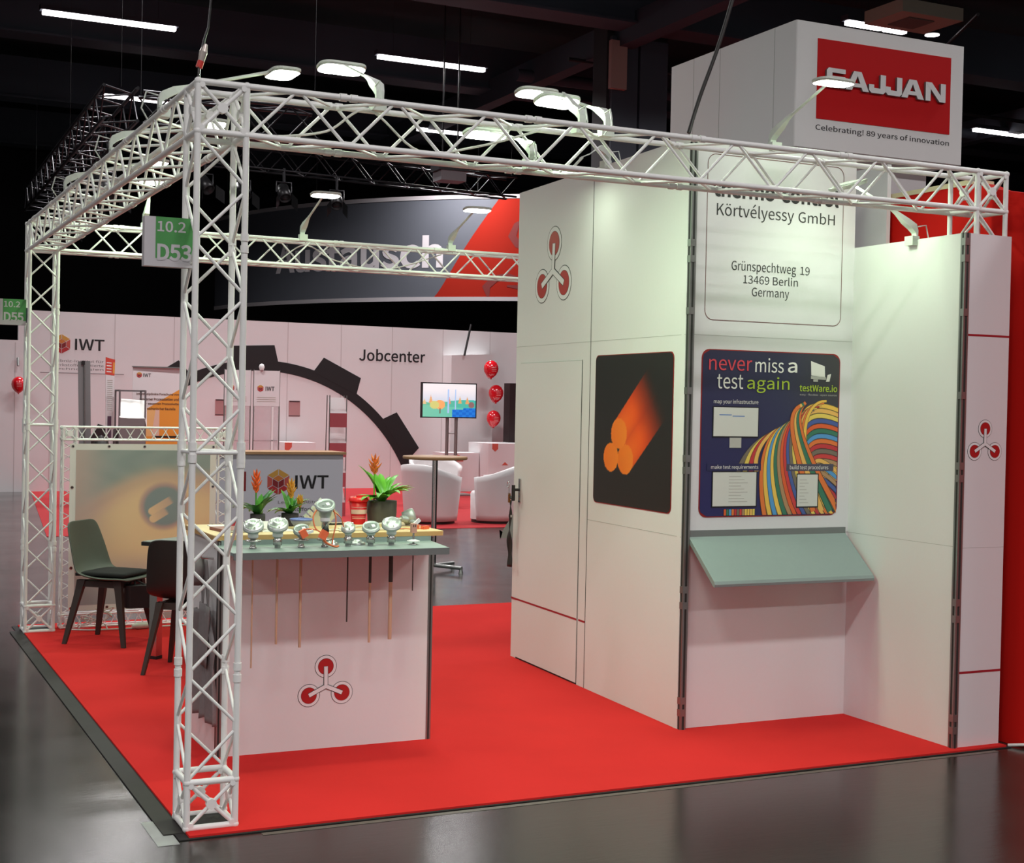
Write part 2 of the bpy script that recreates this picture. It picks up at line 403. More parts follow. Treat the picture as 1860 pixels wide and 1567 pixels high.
# wall C, end panel E
mb = slab(FC, 0, LC, 0, 2.5, .02, WALL); mb.flat(FC, [(0, .985), (LC, .985), (LC, .987), (0, .987)], 0, .0005, SEAM); struct('wall_niche_right', mb)
mb = MB().flat(FE, [(0, 0), (.272, 0), (.272, 2.5), (0, 2.5)], -.007, 0, mat('end_panel_white', (224, 222, 224), .5))
mb.flat(FE, [(0, .98), (.272, .98), (.272, .9815), (0, .9815)], 0, .0005, SEAM)

we = struct('wall_end_panel', mb)
mb = MB().flat(FE, [(0, 2.006), (.272, 2.006), (.272, 2.016), (0, 2.016)], 0, .001, LINE); mb.flat(FE, [(0, .369), (.272, .369), (.272, .38), (0, .38)], 0, .001, LINE); obj('red_line', mb, we)
obj('emblem', emblem(FE, (.133, 1.559), (.069, 1.449), (.198, 1.449), (.133, 1.486), .0445), we)
# aluminium corner profiles
def profile(name, x, y, h, ang):
    mb = MB(); M = Matrix.Translation((x, y, 0)) @ Matrix.Rotation(ang, 4, 'Z')
    mb.box((-.016, -.016, 0), (.016, .016, h), PROF, M); mb.box((-.0165, -.006, 0), (.0165, .006, h), DARKGAP, M); mb.box((-.006, -.0165, 0), (.006, .0165, h), DARKGAP, M)
    for z in (.08, .14, .62, .7, 1.3, 1.36, 1.7, 2.1, 2.36, 2.44):
        if z < h: mb.box((-.019, -.019, z), (.012, .012, z+.035), PROF, M)
    return struct(name, mb)
profile('trim_1', 2.672, .792, 2.985, 0); profile('trim_2', 3.7085, -.014, 2.5, 0)
# sloped display shelf on B
t = thing('display_shelf', 'grey sloped display shelf under the dark blue poster in the niche', 'shelf', (3.15, .8, .78))
mb = MB(); prof = [(.80, 1.012), (.80, .992), (.552, .785), (.545, .770), (.548, .757), (.56, .760), (.80, .965)]
x0, x1 = 2.69, 3.672
vs = [(x0, y, z) for y, z in prof]+[(x1+.0, y, z) for y, z in prof]; n = len(prof)
mb.add(vs, [tuple(range(n)), tuple(range(2*n-1, n-1, -1))]+[(i, n+i, n+(i+1) % n, (i+1) % n) for i in range(n)], GREYBLUE); obj('board', mb, t)
mb = MB(); mb.box((x0, .788, .975), (x1, .802, 1.014), mat('shelf_strip', (120, 124, 122), .5)); obj('mounting_strip', mb, t)
# rear sloped shelf of the cabin
t = thing('display_shelf', 'sloped shelf edge sticking out behind the cabin door side', 'shelf', (2.9, 3.0, .75))
mb = MB(); prof = [(2.99, .98), (2.99, .77), (3.26, .745), (3.27, .76)]
vs = [(2.80, y, z) for y, z in prof]+[(3.65, y, z) for y, z in prof]
mb.add(vs, [(0, 1, 2, 3), (7, 6, 5, 4)]+[(i, 4+i, 4+(i+1) % 4, (i+1) % 4) for i in range(4)], GREYBLUE); obj('board', mb, t)
mb = MB(); mb.add([(2.799, 3.22, .79), (2.799, 3.27, .80), (2.799, 3.255, .735)], [(0, 1, 2), (2, 1, 0)], WHITE); obj('paper_corner', mb, t)
# cabin rear and right walls, roof-less
mb = MB(); mb.box((2.761, 2.942, 0), (4.0, 2.982, 2.985), WALL); struct('wall_cabin_rear', mb)
mb = MB(); mb.box((3.99, .9, 0), (4.015, 2.94, 2.985), WALL); struct('wall_cabin_right', mb)

# ------------------------------------------------------------------ posters on the cabin
VC = vcol_mat('print_ink', .4)
def rods_fn(s, t):
    # image plane: poster .9 wide, .82 high; three glowing rods running up to the right
    x, y = s*.9, t*.82
    base = (34, 32, 32); c = base
    dirx, diry = .80, .60
    for cx, cy, r, L in ((.387, .252, .086, .52), (.213, .258, .083, .0), (.305, .390, .088, .50)):
        dx, dy = x-cx, y-cy
        a = dx*dirx+dy*diry; b = -dx*diry+dy*dirx
        if L and a > 0 and abs(b) < r and a < L:
            k = b/r; f = 1-a/L; sh = .62+.38*math.cos(k*1.5)
            hot = mix((226, 52, 12), (255, 108, 26), sst(0, .9, f)*sh)
            cc_ = mix((64, 30, 24), hot, sst(0, .62, f)*(.75+.25*sh)); c = mix(c, cc_, sst(0, .25, f)*sst(1.0, .96, abs(k)))
        if (dx/1.08)**2+(dy/.95)**2 < r*r: c = mix((248, 122, 24), (255, 138, 42), .5+.5*dx/r)
    return c
t = thing('poster', 'black poster with three glowing orange rods on the cabin wall', 'poster', FA(1.62, 1.5, 0))
mb = MB().flat(FA, rrect(1.168, 1.088, 2.072, 1.918, .035), 0, .003, mat('poster_red_edge', (150, 30, 26), .5)); obj('backing', mb, t)
mb = MB(); raster(mb, FA, 1.172, 1.092, 2.068, 1.914, 150, 150, rods_fn, .004, VC, .034); obj('print', mb, t)

t = thing('poster', 'dark blue software poster with a bundle of coloured cables in the niche', 'poster', FB(.53, 1.5, 0))
mb = MB().flat(FB, rrect(.098, 1.078, .966, 1.932, .045), 0, .003, MATS['poster_red_edge']); obj('backing', mb, t)
def tw_fn(s, t): return mix(mix((42, 44, 96), (46, 48, 74), t), (62, 62, 66), sst(.5, 1.0, s)*sst(.35, .8, t))
mb = MB(); raster(mb, FB, .103, 1.083, .961, 1.927, 40, 40, tw_fn, .004, VC, .042); obj('print', mb, t)
CAB = [(222, 96, 48), (240, 196, 84), (120, 110, 96), (58, 122, 96), (236, 186, 96), (206, 62, 62), (84, 154, 208), (232, 206, 96), (176, 140, 100), (226, 120, 56), (74, 96, 160), (240, 200, 90), (196, 54, 60)]
cm = [mat('cable_print_%d' % i, c, .5) for i, c in enumerate(CAB)]; cmd = [mat('cable_dark_%d' % i, mix(c, (20, 20, 20), .55), .5) for i, c in enumerate(CAB)]
mb = MB(); lay = [0]
def bez(p0, p1, p2, p3, n=14):
    return [tuple(p0[i]*(1-k)**3+3*p1[i]*k*(1-k)**2+3*p2[i]*k*k*(1-k)+p3[i]*k**3 for i in (0, 1)) for k in [j/n for j in range(n+1)]]
def clampuv(p): return (min(.958, max(.106, p[0])), min(1.924, max(1.086, p[1])))
def cable(pts, ws, ci):
    lay[0] += 1; d = .0045+lay[0]*.00004
    for wf, ml, dd in ((1.25, cmd, 0), (.95, cm, .00002)):
        Lp, Rp = ribbon(pts, [w_*wf for w_ in ws]); Lp = [clampuv(p) for p in Lp]; Rp = [clampuv(p) for p in Rp]
        mb.grid([[FB(*a, d+dd), FB(*b, d+dd)] for a, b in zip(Rp, Lp)], ml[ci % len(CAB)], False)
for k in range(15):        # inner cables bending away to the right edge
    v_end = 1.665-k*.026; u_top = .715-k*.0015; v_top = 1.60-k*.030
    cable(bez((u_top+.03+.006*k, v_top-.10-.01*k), (u_top-.02+.006*k, v_top+.03), (u_top+.05, v_end+.03), (.962, v_end-.03)), [.022]*15, k*3+1)
for k in range(7):
    cable(bez((.80+.012*k, 1.33-.03*k), (.82, 1.40-.03*k), (.88, 1.36-.03*k), (.962, 1.31-.035*k)), [.02]*15, k*2+4)
for k in range(19):        # front bundle falling to the lower edge
    q_ = k/18; u0 = .30+.58*q_**.9; apex_u = .50+.25*q_; apex_v = 1.50+.17*q_
    v0 = 1.08 if u0 > .44 else 1.31
    u0 = u0 if u0 > .44 else u0-.02
    cable(bez((apex_u+.10+.03*q_, apex_v+.012), (apex_u-.03, apex_v+.02), (apex_u-.14+.05*q_, 1.40), (u0+.05, v0), 16), [.012+.014*(j/16) for j in range(17)], k*5+2)
for k, ci in enumerate((9, 3, 4, 9)):
    cable(bez((.745-.012*k, 1.672-.006*k), (.64-.015*k, 1.60), (.76-.02*k, 1.40), (.975-.055*k, 1.10), 16), [.018+.014*(j/16) for j in range(17)], ci)
for k in range(12): cable([(.255+.016*k, 1.086), (.255+.016*k, 1.118)], [.013, .013], k*3)
obj('cable_picture', mb, t)
WP = mat('poster_white', (236, 236, 228), .5); LG = mat('poster_lime', (178, 204, 62), .5); PR = mat('poster_pink', (214, 70, 82), .5)
NAVY = mat('poster_navy', (40, 42, 84), .5); PG = mat('poster_grey', (186, 186, 178), .5)
mb = MB(); D = .0068
line(t, FB, 'never', .139, .401, 1.826, 1.882, D, PR, .001); line(t, FB, 'miss', .421, .599, 1.822, 1.897, D, WP, .001); line(t, FB, 'a', .625, .685, 1.825, 1.880, D, WP, .004)
line(t, FB, 'test', .19, .349, 1.733, 1.806, D, WP, .001); line(t, FB, 'again', .373, .638, 1.716, 1.800, D, LG, .001)
line(t, FB, 'testWare.io', .703, .947, 1.730, 1.767, D, LG, .006); line(t, FB, 'easy - flexible - open source', .705, .945, 1.706, 1.719, D, PG)
line(t, FB, 'map your infrastructure', .173, .445, 1.652, 1.679, D, WP)
mb.flat(FB, [(.14, 1.315), (.47, 1.315), (.47, 1.352), (.14, 1.352)], D-.0006, D-.0003, NAVY); line(t, FB, 'make test requirements', .165, .454, 1.319, 1.345, D, WP)
mb.flat(FB, [(.63, 1.313), (.935, 1.313), (.935, 1.350), (.63, 1.350)], D-.0006, D-.0003, mat('poster_navy_grey', (76, 74, 92), .5)); line(t, FB, 'build test procedures', .653, .901, 1.316, 1.343, D, WP)
obj('caption_band', mb, t)
mb = MB(); bl = mat('poster_blue', (70, 120, 190), .5); SCREEN = mat('poster_screen', (214, 216, 208), .5)
mb.flat(FB, [(.168, 1.485), (.450, 1.485), (.450, 1.643), (.168, 1.643)], D-.0006, D-.0002, BLACK); mb.flat(FB, [(.174, 1.491), (.446, 1.491), (.446, 1.638), (.174, 1.638)], D-.0003, D, SCREEN)
mb.flat(FB, [(.208, 1.598), (.283, 1.598), (.283, 1.602), (.208, 1.602)], D, D+.0003, bl); mb.flat(FB, [(.288, 1.592), (.362, 1.592), (.362, 1.596), (.288, 1.596)], D, D+.0003, bl)
mb.flat(FB, [(.273, 1.432), (.345, 1.432), (.345, 1.484), (.273, 1.484)], D-.0003, D, PG)
obj('screen_picture', mb, t); mb = MB()
mb.flat(FB, [(.172, 1.128), (.449, 1.128), (.449, 1.312), (.172, 1.312)], D-.0006, D-.0002, BLACK); mb.flat(FB, [(.178, 1.134), (.443, 1.134), (.443, 1.307), (.178, 1.307)], D-.0003, D, SCREEN)
for k in range(9): mb.flat(FB, [(.275, 1.155+.016*k), (.39-.02*(k % 3), 1.155+.016*k), (.39-.02*(k % 3), 1.159+.016*k), (.275, 1.159+.016*k)], D, D+.0003, PG)
obj('screen_picture', mb, t); mb = MB()
mb.flat(FB, [(.697, 1.120), (.840, 1.120), (.840, 1.300), (.697, 1.300)], D-.0006, D-.0002, BLACK); mb.flat(FB, [(.703, 1.127), (.834, 1.127), (.834, 1.294), (.703, 1.294)], D-.0003, D, SCREEN)
for k in range(8): mb.flat(FB, [(.718, 1.145+.017*k), (.775-.012*(k % 3), 1.145+.017*k), (.775-.012*(k % 3), 1.149+.017*k), (.718, 1.149+.017*k)], D, D+.0003, PG)
obj('screen_picture', mb, t); mb = MB()
mb.flat(FB, [(.776, 1.815), (.866, 1.806), (.862, 1.865), (.772, 1.890)], D-.0003, D, WP); mb.flat(FB, [(.774, 1.797), (.872, 1.793), (.872, 1.808), (.774, 1.812)], D-.0003, D, PG)
mb.flat(FB, [(.872, 1.783), (.895, 1.785), (.905, 1.826), (.882, 1.820)], D-.0003, D, WP); mb.flat(FB, [(.79, 1.782), (.82, 1.782), (.82, 1.795), (.79, 1.795)], D-.0003, D, PG)
obj('computer_icon', mb, t)

# ------------------------------------------------------------------ truss
CR, LR = .0125, .0066
def tbox(p, q, s_, ex, ey, half=.2015, phase=0, crad=CR, lrad=LR, m=TRUSS, ends=True, collars=True, trim=0.0):
    """square lattice beam from p to q; ex, ey span its section"""
    p, q = V(p), V(q); ex, ey = V(ex)*s_, V(ey)*s_; L = (q-p).length; t = (q-p)/L
    mb = MB(); cs = [V((0,0,0)), ex, ex+ey, ey]
    for c in cs: mb.tube([p+c, q+c], crad, m, 10)
    n = max(1, round((L-2*trim)/half)); h = (L-2*trim)/n
    for fidx in range(4):
        a, b = cs[fidx], cs[(fidx+1) % 4]; ph = (fidx+phase+(fidx >= 2)) % 2
        if fidx >= 2: a, b = b, a; 
        ins = (b-a).normalized()*crad*.7
        for k in range(n):
            z0, z1 = trim+k*h, trim+(k+1)*h
            A, B = (a+ins, b-ins) if (k+ph) % 2 == 0 else (b-ins, a+ins)
            g = .018*t
            mb.tube([p+t*z0+A+g, p+t*z1+B-g], lrad, m, 6, False)
            mb.tube([p+t*(z1-.018)+B, p+t*(z1+.018)+B], lrad*1.02, m, 6, False)
    if collars:
        for k in range(1, n):
            if k % 4 == 2:
                for c in cs[1:]:
                    for dz in (-.022, .022): mb.tube([p+t*(trim+k*h+dz-.014)+c, p+t*(trim+k*h+dz+.014)+c], crad*1.28, m, 10)
    return mb
def corner(o, s_, h, m=TRUSS, r=CR):
    """welded corner block: cube frame with a hubbed cross on each face"""
    o = V(o); mb = MB(); X, Y, Z = V((s_,0,0)), V((0,s_,0)), V((0,0,h))
    for a in (V((0,0,0)), X, Y, X+Y): mb.tube([o+a, o+a+Z], r, m, 10)
    for z in (V((0,0,0)), Z):
        for a, b in ((V((0,0,0)), X), (X, X+Y), (X+Y, Y), (Y, V((0,0,0)))): mb.tube([o+z+a, o+z+b], r, m, 10)
    c = o+(X+Y+Z)/2
    for a, b, d in ((V((0,0,0)), X, Z), (Y, X, Z), (V((0,0,0)), Y, Z), (X, Y, Z)):
        A = o+a; ctr = A+(b+d)/2; nrm = b.cross(d).normalized()
        for q_ in (A, A+b, A+d, A+b+d):
            e = A+(q_-A)*1; e2 = ctr+(e-ctr)*.86
            mb.tube([ctr, e2], r*.62, m, 8)
            mb.tube([e2-nrm*.012, e2+nrm*.012], .011, m, 8)
        mb.tube([ctr-nrm*.010, ctr+nrm*.010], .021, m, 8)
    for a in (V((0,0,0)), X, Y, X+Y):
        for z in (V((0,0,0)), Z): mb.sphere(o+a+z, r*1.25, m, 8, 6)
    return mb
S, H, Dp, W = .1835, 2.805, 4.872, 3.97
truss = thing('lattice_truss', 'white square lattice truss framing the booth on three posts', 'truss frame', (0, 0, 0))
def post(x, y, h=H):
    o = obj('post', tbox((x, y, .19), (x, y, h-S), S, (1,0,0), (0,1,0), .203, 0), truss)
    obj('base_block', corner((x, y, .018), S, .172), o)
    mb = MB(); mb.box((x-.01, y-.01, .012), (x+S+.01, y+S+.01, .017), mat('base_plate_black', (30, 30, 30), .7)); obj('base_plate', mb, o)
    mb = MB()
    for a, b in (((0,0), (1,0)), ((1,0), (1,1)), ((1,1), (0,1)), ((0,1), (0,0))): mb.tube([(x+a[0]*S, y+a[1]*S, 1.427), (x+b[0]*S, y+b[1]*S, 1.427)], .008, TRUSS)
    for a in ((0,0), (1,0), (1,1), (0,1)):
        for z in (1.405, 1.45): mb.tube([(x+a[0]*S, y+a[1]*S, z-.016), (x+a[0]*S, y+a[1]*S, z+.016)], CR*1.35, TRUSS)
    obj('joint', mb, o); return o
for x, y in ((0, 0), (0, Dp-.0), (W-S, 0)): post(x, y)
zc = H-S
for x, y in ((0, 0), (0, Dp), (W-S, 0)): obj('corner_block', corner((x, y, zc), S, S), truss)
obj('beam', tbox((S, 0, zc), (W-S, 0, zc), S, (0,1,0), (0,0,1), .2015, 0), truss)
obj('beam', tbox((0, S, zc), (0, Dp, zc), S, (1,0,0), (0,0,1), .2015, 0), truss)
obj('beam', tbox((S, Dp, zc), (W-S, Dp, zc), S, (0,1,0), (0,0,1), .2015, 0), truss)
post(W-S, Dp); obj('corner_block', corner((W-S, Dp, zc), S, S), truss)

# low banner frame
s2 = .088
bf = thing('banner_frame', 'low white mini truss frame holding the eye banner', 'truss frame', (.8, 4.98, 0))
bx0, bx1, by = .245, 1.33, 4.93+.02
def mini(p, q, ex, ey, ph=0): return tbox(p, q, s2, ex, ey, .083, ph, .0075, .0036, collars=False)
obj('post', mini((bx0-.0, by, .105), (bx0, by, 1.325), (1,0,0), (0,1,0)), bf); obj('post', mini((bx1, by, .105), (bx1, by, 1.325), (1,0,0), (0,1,0)), bf)
obj('beam', mini((bx0+s2, by, 1.325), (bx1, by, 1.325), (0,1,0), (0,0,1)), bf); obj('beam', mini((bx0+s2, by, .022), (bx1, by, .022), (0,1,0), (0,0,1)), bf)
for x in (bx0, bx1):
    for z in (.022, 1.325): obj('corner_block', corner((x, by, z), s2, s2, r=.0075), bf)
# eye banner
def eye_fn(s, t):
    t = 1-t; x, y = s*.93, t*1.13
    c = mix((128, 146, 142), (136, 152, 148), .5+.5*math.sin(x*23+3*math.sin(y*17)))
    lid = .20+.62*max(0, .62-x)**1.6+.10*max(0, x-.62)
    c = mix(c, (196, 160, 142), sst(-.12, .02, y-lid)); c = mix(c, (160, 138, 126), sst(.05, .0, abs(y-lid-.01))*.35)
    c = mix(c, (214, 182, 140), sst(.02, .16, y-lid)); 
    dd = math.hypot((x-.60)/1.2, (y-.52)); c = mix(c, (234, 204, 152), sst(.46, .16, dd)*.9)
    c = mix(c, (190, 164, 154), sst(.30, -.02, x)*.85); c = mix(c, (168, 156, 152), sst(.70, 1.0, y)); c = mix(c, (150, 152, 156), sst(.90, 1.1, y))
    ir = math.hypot(x-.61, (y-.415))
    c = mix(c, (176, 146, 140), sst(.195, .15, ir)); c = mix(c, (118, 140, 142), sst(.158, .128, ir))
    for cx, cy, L in ((.525, .452, .17), (.533, .508, .12)):
        dx, dy = x-cx, y-cy; a = dx*.84-dy*.54; b = dx*.54+dy*.84; r_ = .028
        e = math.hypot(a, b)/r_ if a < 0 else abs(b)/r_
        if a < L: c = mix(c, mix((230, 196, 150), (190, 164, 146), a/L), sst(1.12, .92, e)*sst(L, L*.8, a))
    return mix(c, (236, 232, 226), .14)
bn = thing('printed_banner', 'large banner printed with an eye, laced into the low truss frame', 'banner', (.8, 4.93, .15))
FBN = frame((.288, 4.935), (1.3, 4.935))
mb = MB(); mb.flat(FBN, [(0, .135), (1.02, .135), (1.02, 1.298), (0, 1.298)], -.002, 0, mat('banner_white', (222, 222, 216), .7)); obj('sheet', mb, bn)
mb = MB(); raster(mb, FBN, .042, .175, .978, 1.255, 190, 220, eye_fn, .001, VC); obj('print', mb, bn)
for k in range(5):
    for u, v in ((.02+.245*k, 1.280), (.02+.245*k, .155)) + (((.018, .155+.28*k), (1.0, .155+.28*k)) if 0 < k < 4 else ()):
        mb = MB(); mb.flat(FBN, circ(u, v, .011, 12), 0, .002, STEEL); mb.flat(FBN, circ(u, v, .006, 10), 0, .0025, BLACK); obj('eyelet', mb, bn)

# ------------------------------------------------------------------ arm floodlights
def flood(base, head, label, power=FLOOD_W, group='arm floodlights of the booth', tilt=0):
    B, Hd = V(base), V(head); d = Hd-B; hor = V((d.x, d.y, 0)).normalized(); side = V((-hor.y, hor.x, 0))
    t = thing('arm_floodlight', label, 'lamp', B, group)
    def at(a, b, c): return B+hor*a+side*b+V((0, 0, c))
    ang = math.atan2(d.z, math.hypot(d.x, d.y)); neck = .17
    ca, sa = math.cos(ang), math.sin(ang)
    mb = MB()      # housing: leaf-shaped driver body rising from the clamp
    rings = [(-.02, .0, .020, .012), (-.018, .035, .022, .016), (.0, .060, .024, .028), (.045, .085, .022, .026), (.10, .06+.10*sa/max(ca,.2)*.9+.008, .013, .014), (neck*ca, .06+neck*sa, .008, .008)]
    P = []
    for a, c, w_, hh in rings:
        hh *= .75; w_ *= .8
        P.append([at(a+hh*.6, w_, c-hh*.6), at(a-hh*.6, w_, c+hh*.6), at(a-hh*.6, -w_, c+hh*.6), at(a+hh*.6, -w_, c-hh*.6), at(a+hh*.6, w_, c-hh*.6)])
    mb.grid(P, HOUSE, False); mb.add([p for p in P[0][:4]], [(0, 1, 2, 3)], HOUSE); mb.add([p for p in P[-1][:4]], [(3, 2, 1, 0)], HOUSE)
    obj('housing', mb, t)
    mb = MB(); mb.box((-.022, -.03, -.035), (.022, .03, .012), HOUSE, Matrix.Translation(B) @ Matrix(((hor.x, side.x, 0, 0), (hor.y, side.y, 0, 0), (0, 0, 1, 0), (0, 0, 0, 1)))); obj('clamp', mb, t)
    p0 = at(neck*ca*.9, 0, .06+neck*sa*.9); p1 = Hd-hor*.04
    mb = MB(); mb.tube([p0, p1, Hd+V((0, 0, .012))], .0075, HOUSE, 8); obj('arm', mb, t)
    M = Matrix.Translation(Hd) @ Matrix(((hor.x, side.x, 0, 0), (hor.y, side.y, 0, 0), (0, 0, 1, 0), (0, 0, 0, 1))) @ Matrix.Rotation(tilt, 4, 'Y')
    mb = MB(); pts = rrect(-.062, -.105, .062, .105, .045, 5)
    mb.flat(lambda u, v, dd: M @ V((u, v, dd)), pts, -.004, .006, HOUSE); mb.flat(lambda u, v, dd: M @ V((u*.7, v*.75, dd)), pts, .006, .012, HOUSE); hd = obj('lamp_head', mb, t)
    mb = MB(); mb.flat(lambda u, v, dd: M @ V((u*.94, v*.96, dd)), pts, -.004, -.012, LENS, HOUSE); obj('lens', mb, hd)
    mb = MB(); c0 = at(-.02, .02, .06); mb.tube([c0, c0-hor*.05+V((0,0,.01)), c0-hor*.07-V((0,0,.06)), c0-hor*.04+side*.02-V((0,0,.10))], .0035, HOUSE, 6); obj('cable', mb, t)
    L = bpy.data.lights.new('flood_light', 'AREA'); L.shape = 'RECTANGLE'; L.size = .10; L.size_y = .19; L.energy = power; L.color = FLOOD_COL
    lo = bpy.data.objects.new('flood_light', L); COL.objects.link(lo); lo.parent = t
    lm = M.copy(); lm.translation = M @ V((0, 0, -.02))-B; lo.matrix_local = lm
    return t
zt = H+.03
flood((.76, .15, zt), (.76, .62, 3.07), 'floodlight on the front truss with its head second from the corner post', tilt=.14)
flood((1.68, .15, zt), (1.66, .33, 2.975), 'floodlight on the front truss with a tilted head beside another lit head', FLOOD_W*1.3, tilt=.22)
flood((1.81, .15, zt), (1.81, .84, 3.12), 'floodlight with the long arm reaching furthest inward over the middle of the front truss', FLOOD_W*1.6, tilt=.14)
flood((1.45, .15, 2.66), (1.45, .62, 2.855), 'floodlight hung low, its head seen through the front truss lattice', FLOOD_W*3.4, tilt=.14)
flood((1.91, Dp, zt), (1.91, 4.36, 3.077), 'floodlight on the rear truss left of centre before the grey banner', FLOOD_W*1.4, tilt=-.12)
flood((3.09, Dp, zt), (3.09, 4.39, 3.067), 'floodlight on the rear truss beside the red part of the hanging banner', FLOOD_W*1.4, tilt=-.12)
flood((.766, Dp, zt), (.766, 4.59, 3.1), 'floodlight on the rear truss just behind the green booth number sign', FLOOD_W*3.6, tilt=-.12)
flood((.03, .75, zt), (.54, .76, 3.05), 'floodlight on the left truss nearest the front corner', FLOOD_W*1.3)
flood((.03, 1.9, zt), (.52, 1.9, 3.02), 'floodlight on the middle of the left truss', FLOOD_W*1.3)
flood((.03, 3.4, zt), (.54, 3.4, 3.04), 'floodlight on the far part of the left truss', FLOOD_W*1.3)
flood((3.165, .80, 2.995), (3.165, .33, 3.23), 'floodlight on the cabin wall, its head before the red sign of the cube', FLOOD_W*.55)
flood((3.69, .345, 2.505), (3.28, .345, 2.74), 'floodlight on top of the low niche wall with its arm pointing left', FLOOD_W*.6, tilt=.36)
flood((2.70, 1.75, 2.995), (2.42, 1.75, 2.918), 'floodlight on top of the cabin door wall, its head just under the front truss', FLOOD_W*.26)
flood((2.45, Dp, zt), (2.45, 4.39, 3.07), 'floodlight on the rear truss behind the cabin edge', 4) if False else None
# cables looping along the beams
def loopcable(name, pts, r, m, label, cat='cable'):
    mb = MB(); P = []
    for i in range(len(pts)-1):
        a, b = V(pts[i]), V(pts[i+1])
        pm = V(pts[i-1]) if i else a; pn = V(pts[i+2]) if i+2 < len(pts) else b
        for k in range(8):
            t_ = k/8; P.append(.5*((2*a)+(b-pm)*t_+(2*pm-5*a+4*b-pn)*t_*t_+(3*a-3*b+pn-pm)*t_**3))
    P.append(V(pts[-1])); mb.tube(P, r, m, 6)
    return finish(obj(name, mb, loc=tuple(pts[0])), label, cat)
CW = mat('cable_white', (214, 214, 208), .5)
loopcable('power_cable', [(.35, .17, 2.66), (.55, .16, 2.70), (.72, .15, 2.80), (.95, .17, 2.66), (1.2, .16, 2.70), (1.5, .17, 2.8)], .005, CW, 'thin white cable looping through the front truss near the corner post')
loopcable('power_cable', [(1.5, Dp+.1, 2.66), (1.7, Dp+.1, 2.62), (1.95, Dp+.1, 2.78), (2.2, Dp+.1, 2.68), (2.6, Dp+.1, 2.64), (3.05, Dp+.1, 2.78)], .005, CW, 'thin white cable sagging through the rear truss')
loopcable('power_cable', [(2.63, .78, 3.0), (2.70, .8, 3.18), (2.884, .8, 3.70), (3.2, .82, 4.9), (3.9, .85, 8.0)], .010, DPLAST, 'black power cable running from the hall ceiling down to the cabin corner')
loopcable('power_cable', [(.30, 4.86, .02), (.42, 4.80, .02), (.50, 4.78, .022), (.74, 4.79, .02), (1.0, 4.82, .02), (1.3, 4.80, .02)], .006, CW, 'white cable lying on the red carpet before the banner frame')
mb = MB(); mb.tube([(.70, 4.785, .035), (.74, 4.787, .035), (.80, 4.79, .036), (.83, 4.79, .034)], [.014, .024, .022, .010], CW, 10)
finish(obj('cable_plug', mb, loc=(.76, 4.787, .02)), 'white plug connector lying on the red carpet under the banner', 'plug')
mb = MB()
for k in range(5):
    a0 = k*1.1; mb.tube([(.44+.10*math.cos(a0+j*.45)+.01*k, 4.83+.04*math.sin(a0+j*.45), .02+.05*k*.5+.05*abs(math.sin(j*.5))) for j in range(9)], .005, CW, 6)
finish(obj('cable_coil', mb, loc=(.44, 4.83, .02)), 'loose coil of white cable at the foot of the banner frame', 'cable')
# hoist sling at the front corner
t = thing('suspension_hook', 'small chain hook with a red tag above the front corner of the truss', 'hook', (.01, .05, H))
mb = MB(); mb.tube([(.01, .05, H), (.012, .05, H+.06)], .006, STEEL); mb.tube([(.012, .05, H+.06), (.03, .05, 2.97), (.045, .05, 3.02), (.30, .1, 6.0), (.6, .2, 9.6)], [.006, .005, .004, .003, .003], RIG, 6); obj('chain', mb, t)
mb = MB(); mb.tube([(.012, .05, H+.06), (.02, .05, H+.085)], .013, mat('tag_red', (190, 40, 30), .5)); obj('red_tag', mb, t)
mb = MB(); mb.tube([(.02, .05, H+.085), (.028, .05, H+.12)], [.012, .016], mat('shackle', (190, 180, 172), .35, .6)); mb.tube([(.028, .05, H+.12), (.036, .05, H+.15)], [.016, .008], MATS['shackle']); obj('shackle', mb, t)

# booth number signs
GREEN = mat('sign_green', (70, 142, 74), .5); SGREY = mat('sign_grey', (190, 186, 190), .55)
def numsign(x0, x1, y, z0, z1, l1, l2, label, g0):
    fr = frame((x0, y), (x1, y)); wd = x1-x0; h = z1-z0
    t = thing('booth_number_sign', label, 'sign', ((x0+x1)/2, y, z0))
    mb = MB().flat(fr, [(0, z0), (wd, z0), (wd, z1), (0, z1)], -.045, 0, SGREY); obj('board', mb, t)
    mb = MB().flat(fr, [(g0, z0+.03), (wd, z0+.03), (wd, z1), (g0, z1)], 0, .001, GREEN); obj('green_field', mb, t)
    mb = MB(); line(t, fr, l1, g0+.006, g0+.006+.105, z1-.055, z1-.015, .0016, SGREY, .006); line(t, fr, l2, g0+.006, g0+.008+.126, z0+.022, z0+.085, .0016, SGREY, .012)
    mb = MB(); mb.box((wd-.004+x0, y+.004, z0+.02), (wd+.012+x0, y+.03, z0+.12), HALLDARK); obj('bracket', mb, t)
    return t
numsign(-.175, .006, .07, 2.118, 2.302, '10.2', 'D53', 'green and white booth number sign on the front corner post', .041)
numsign(-.205, -.012, 4.95, 2.103, 2.278, '10.2', 'D55', 'green and white booth number sign beside the far left post', .043)

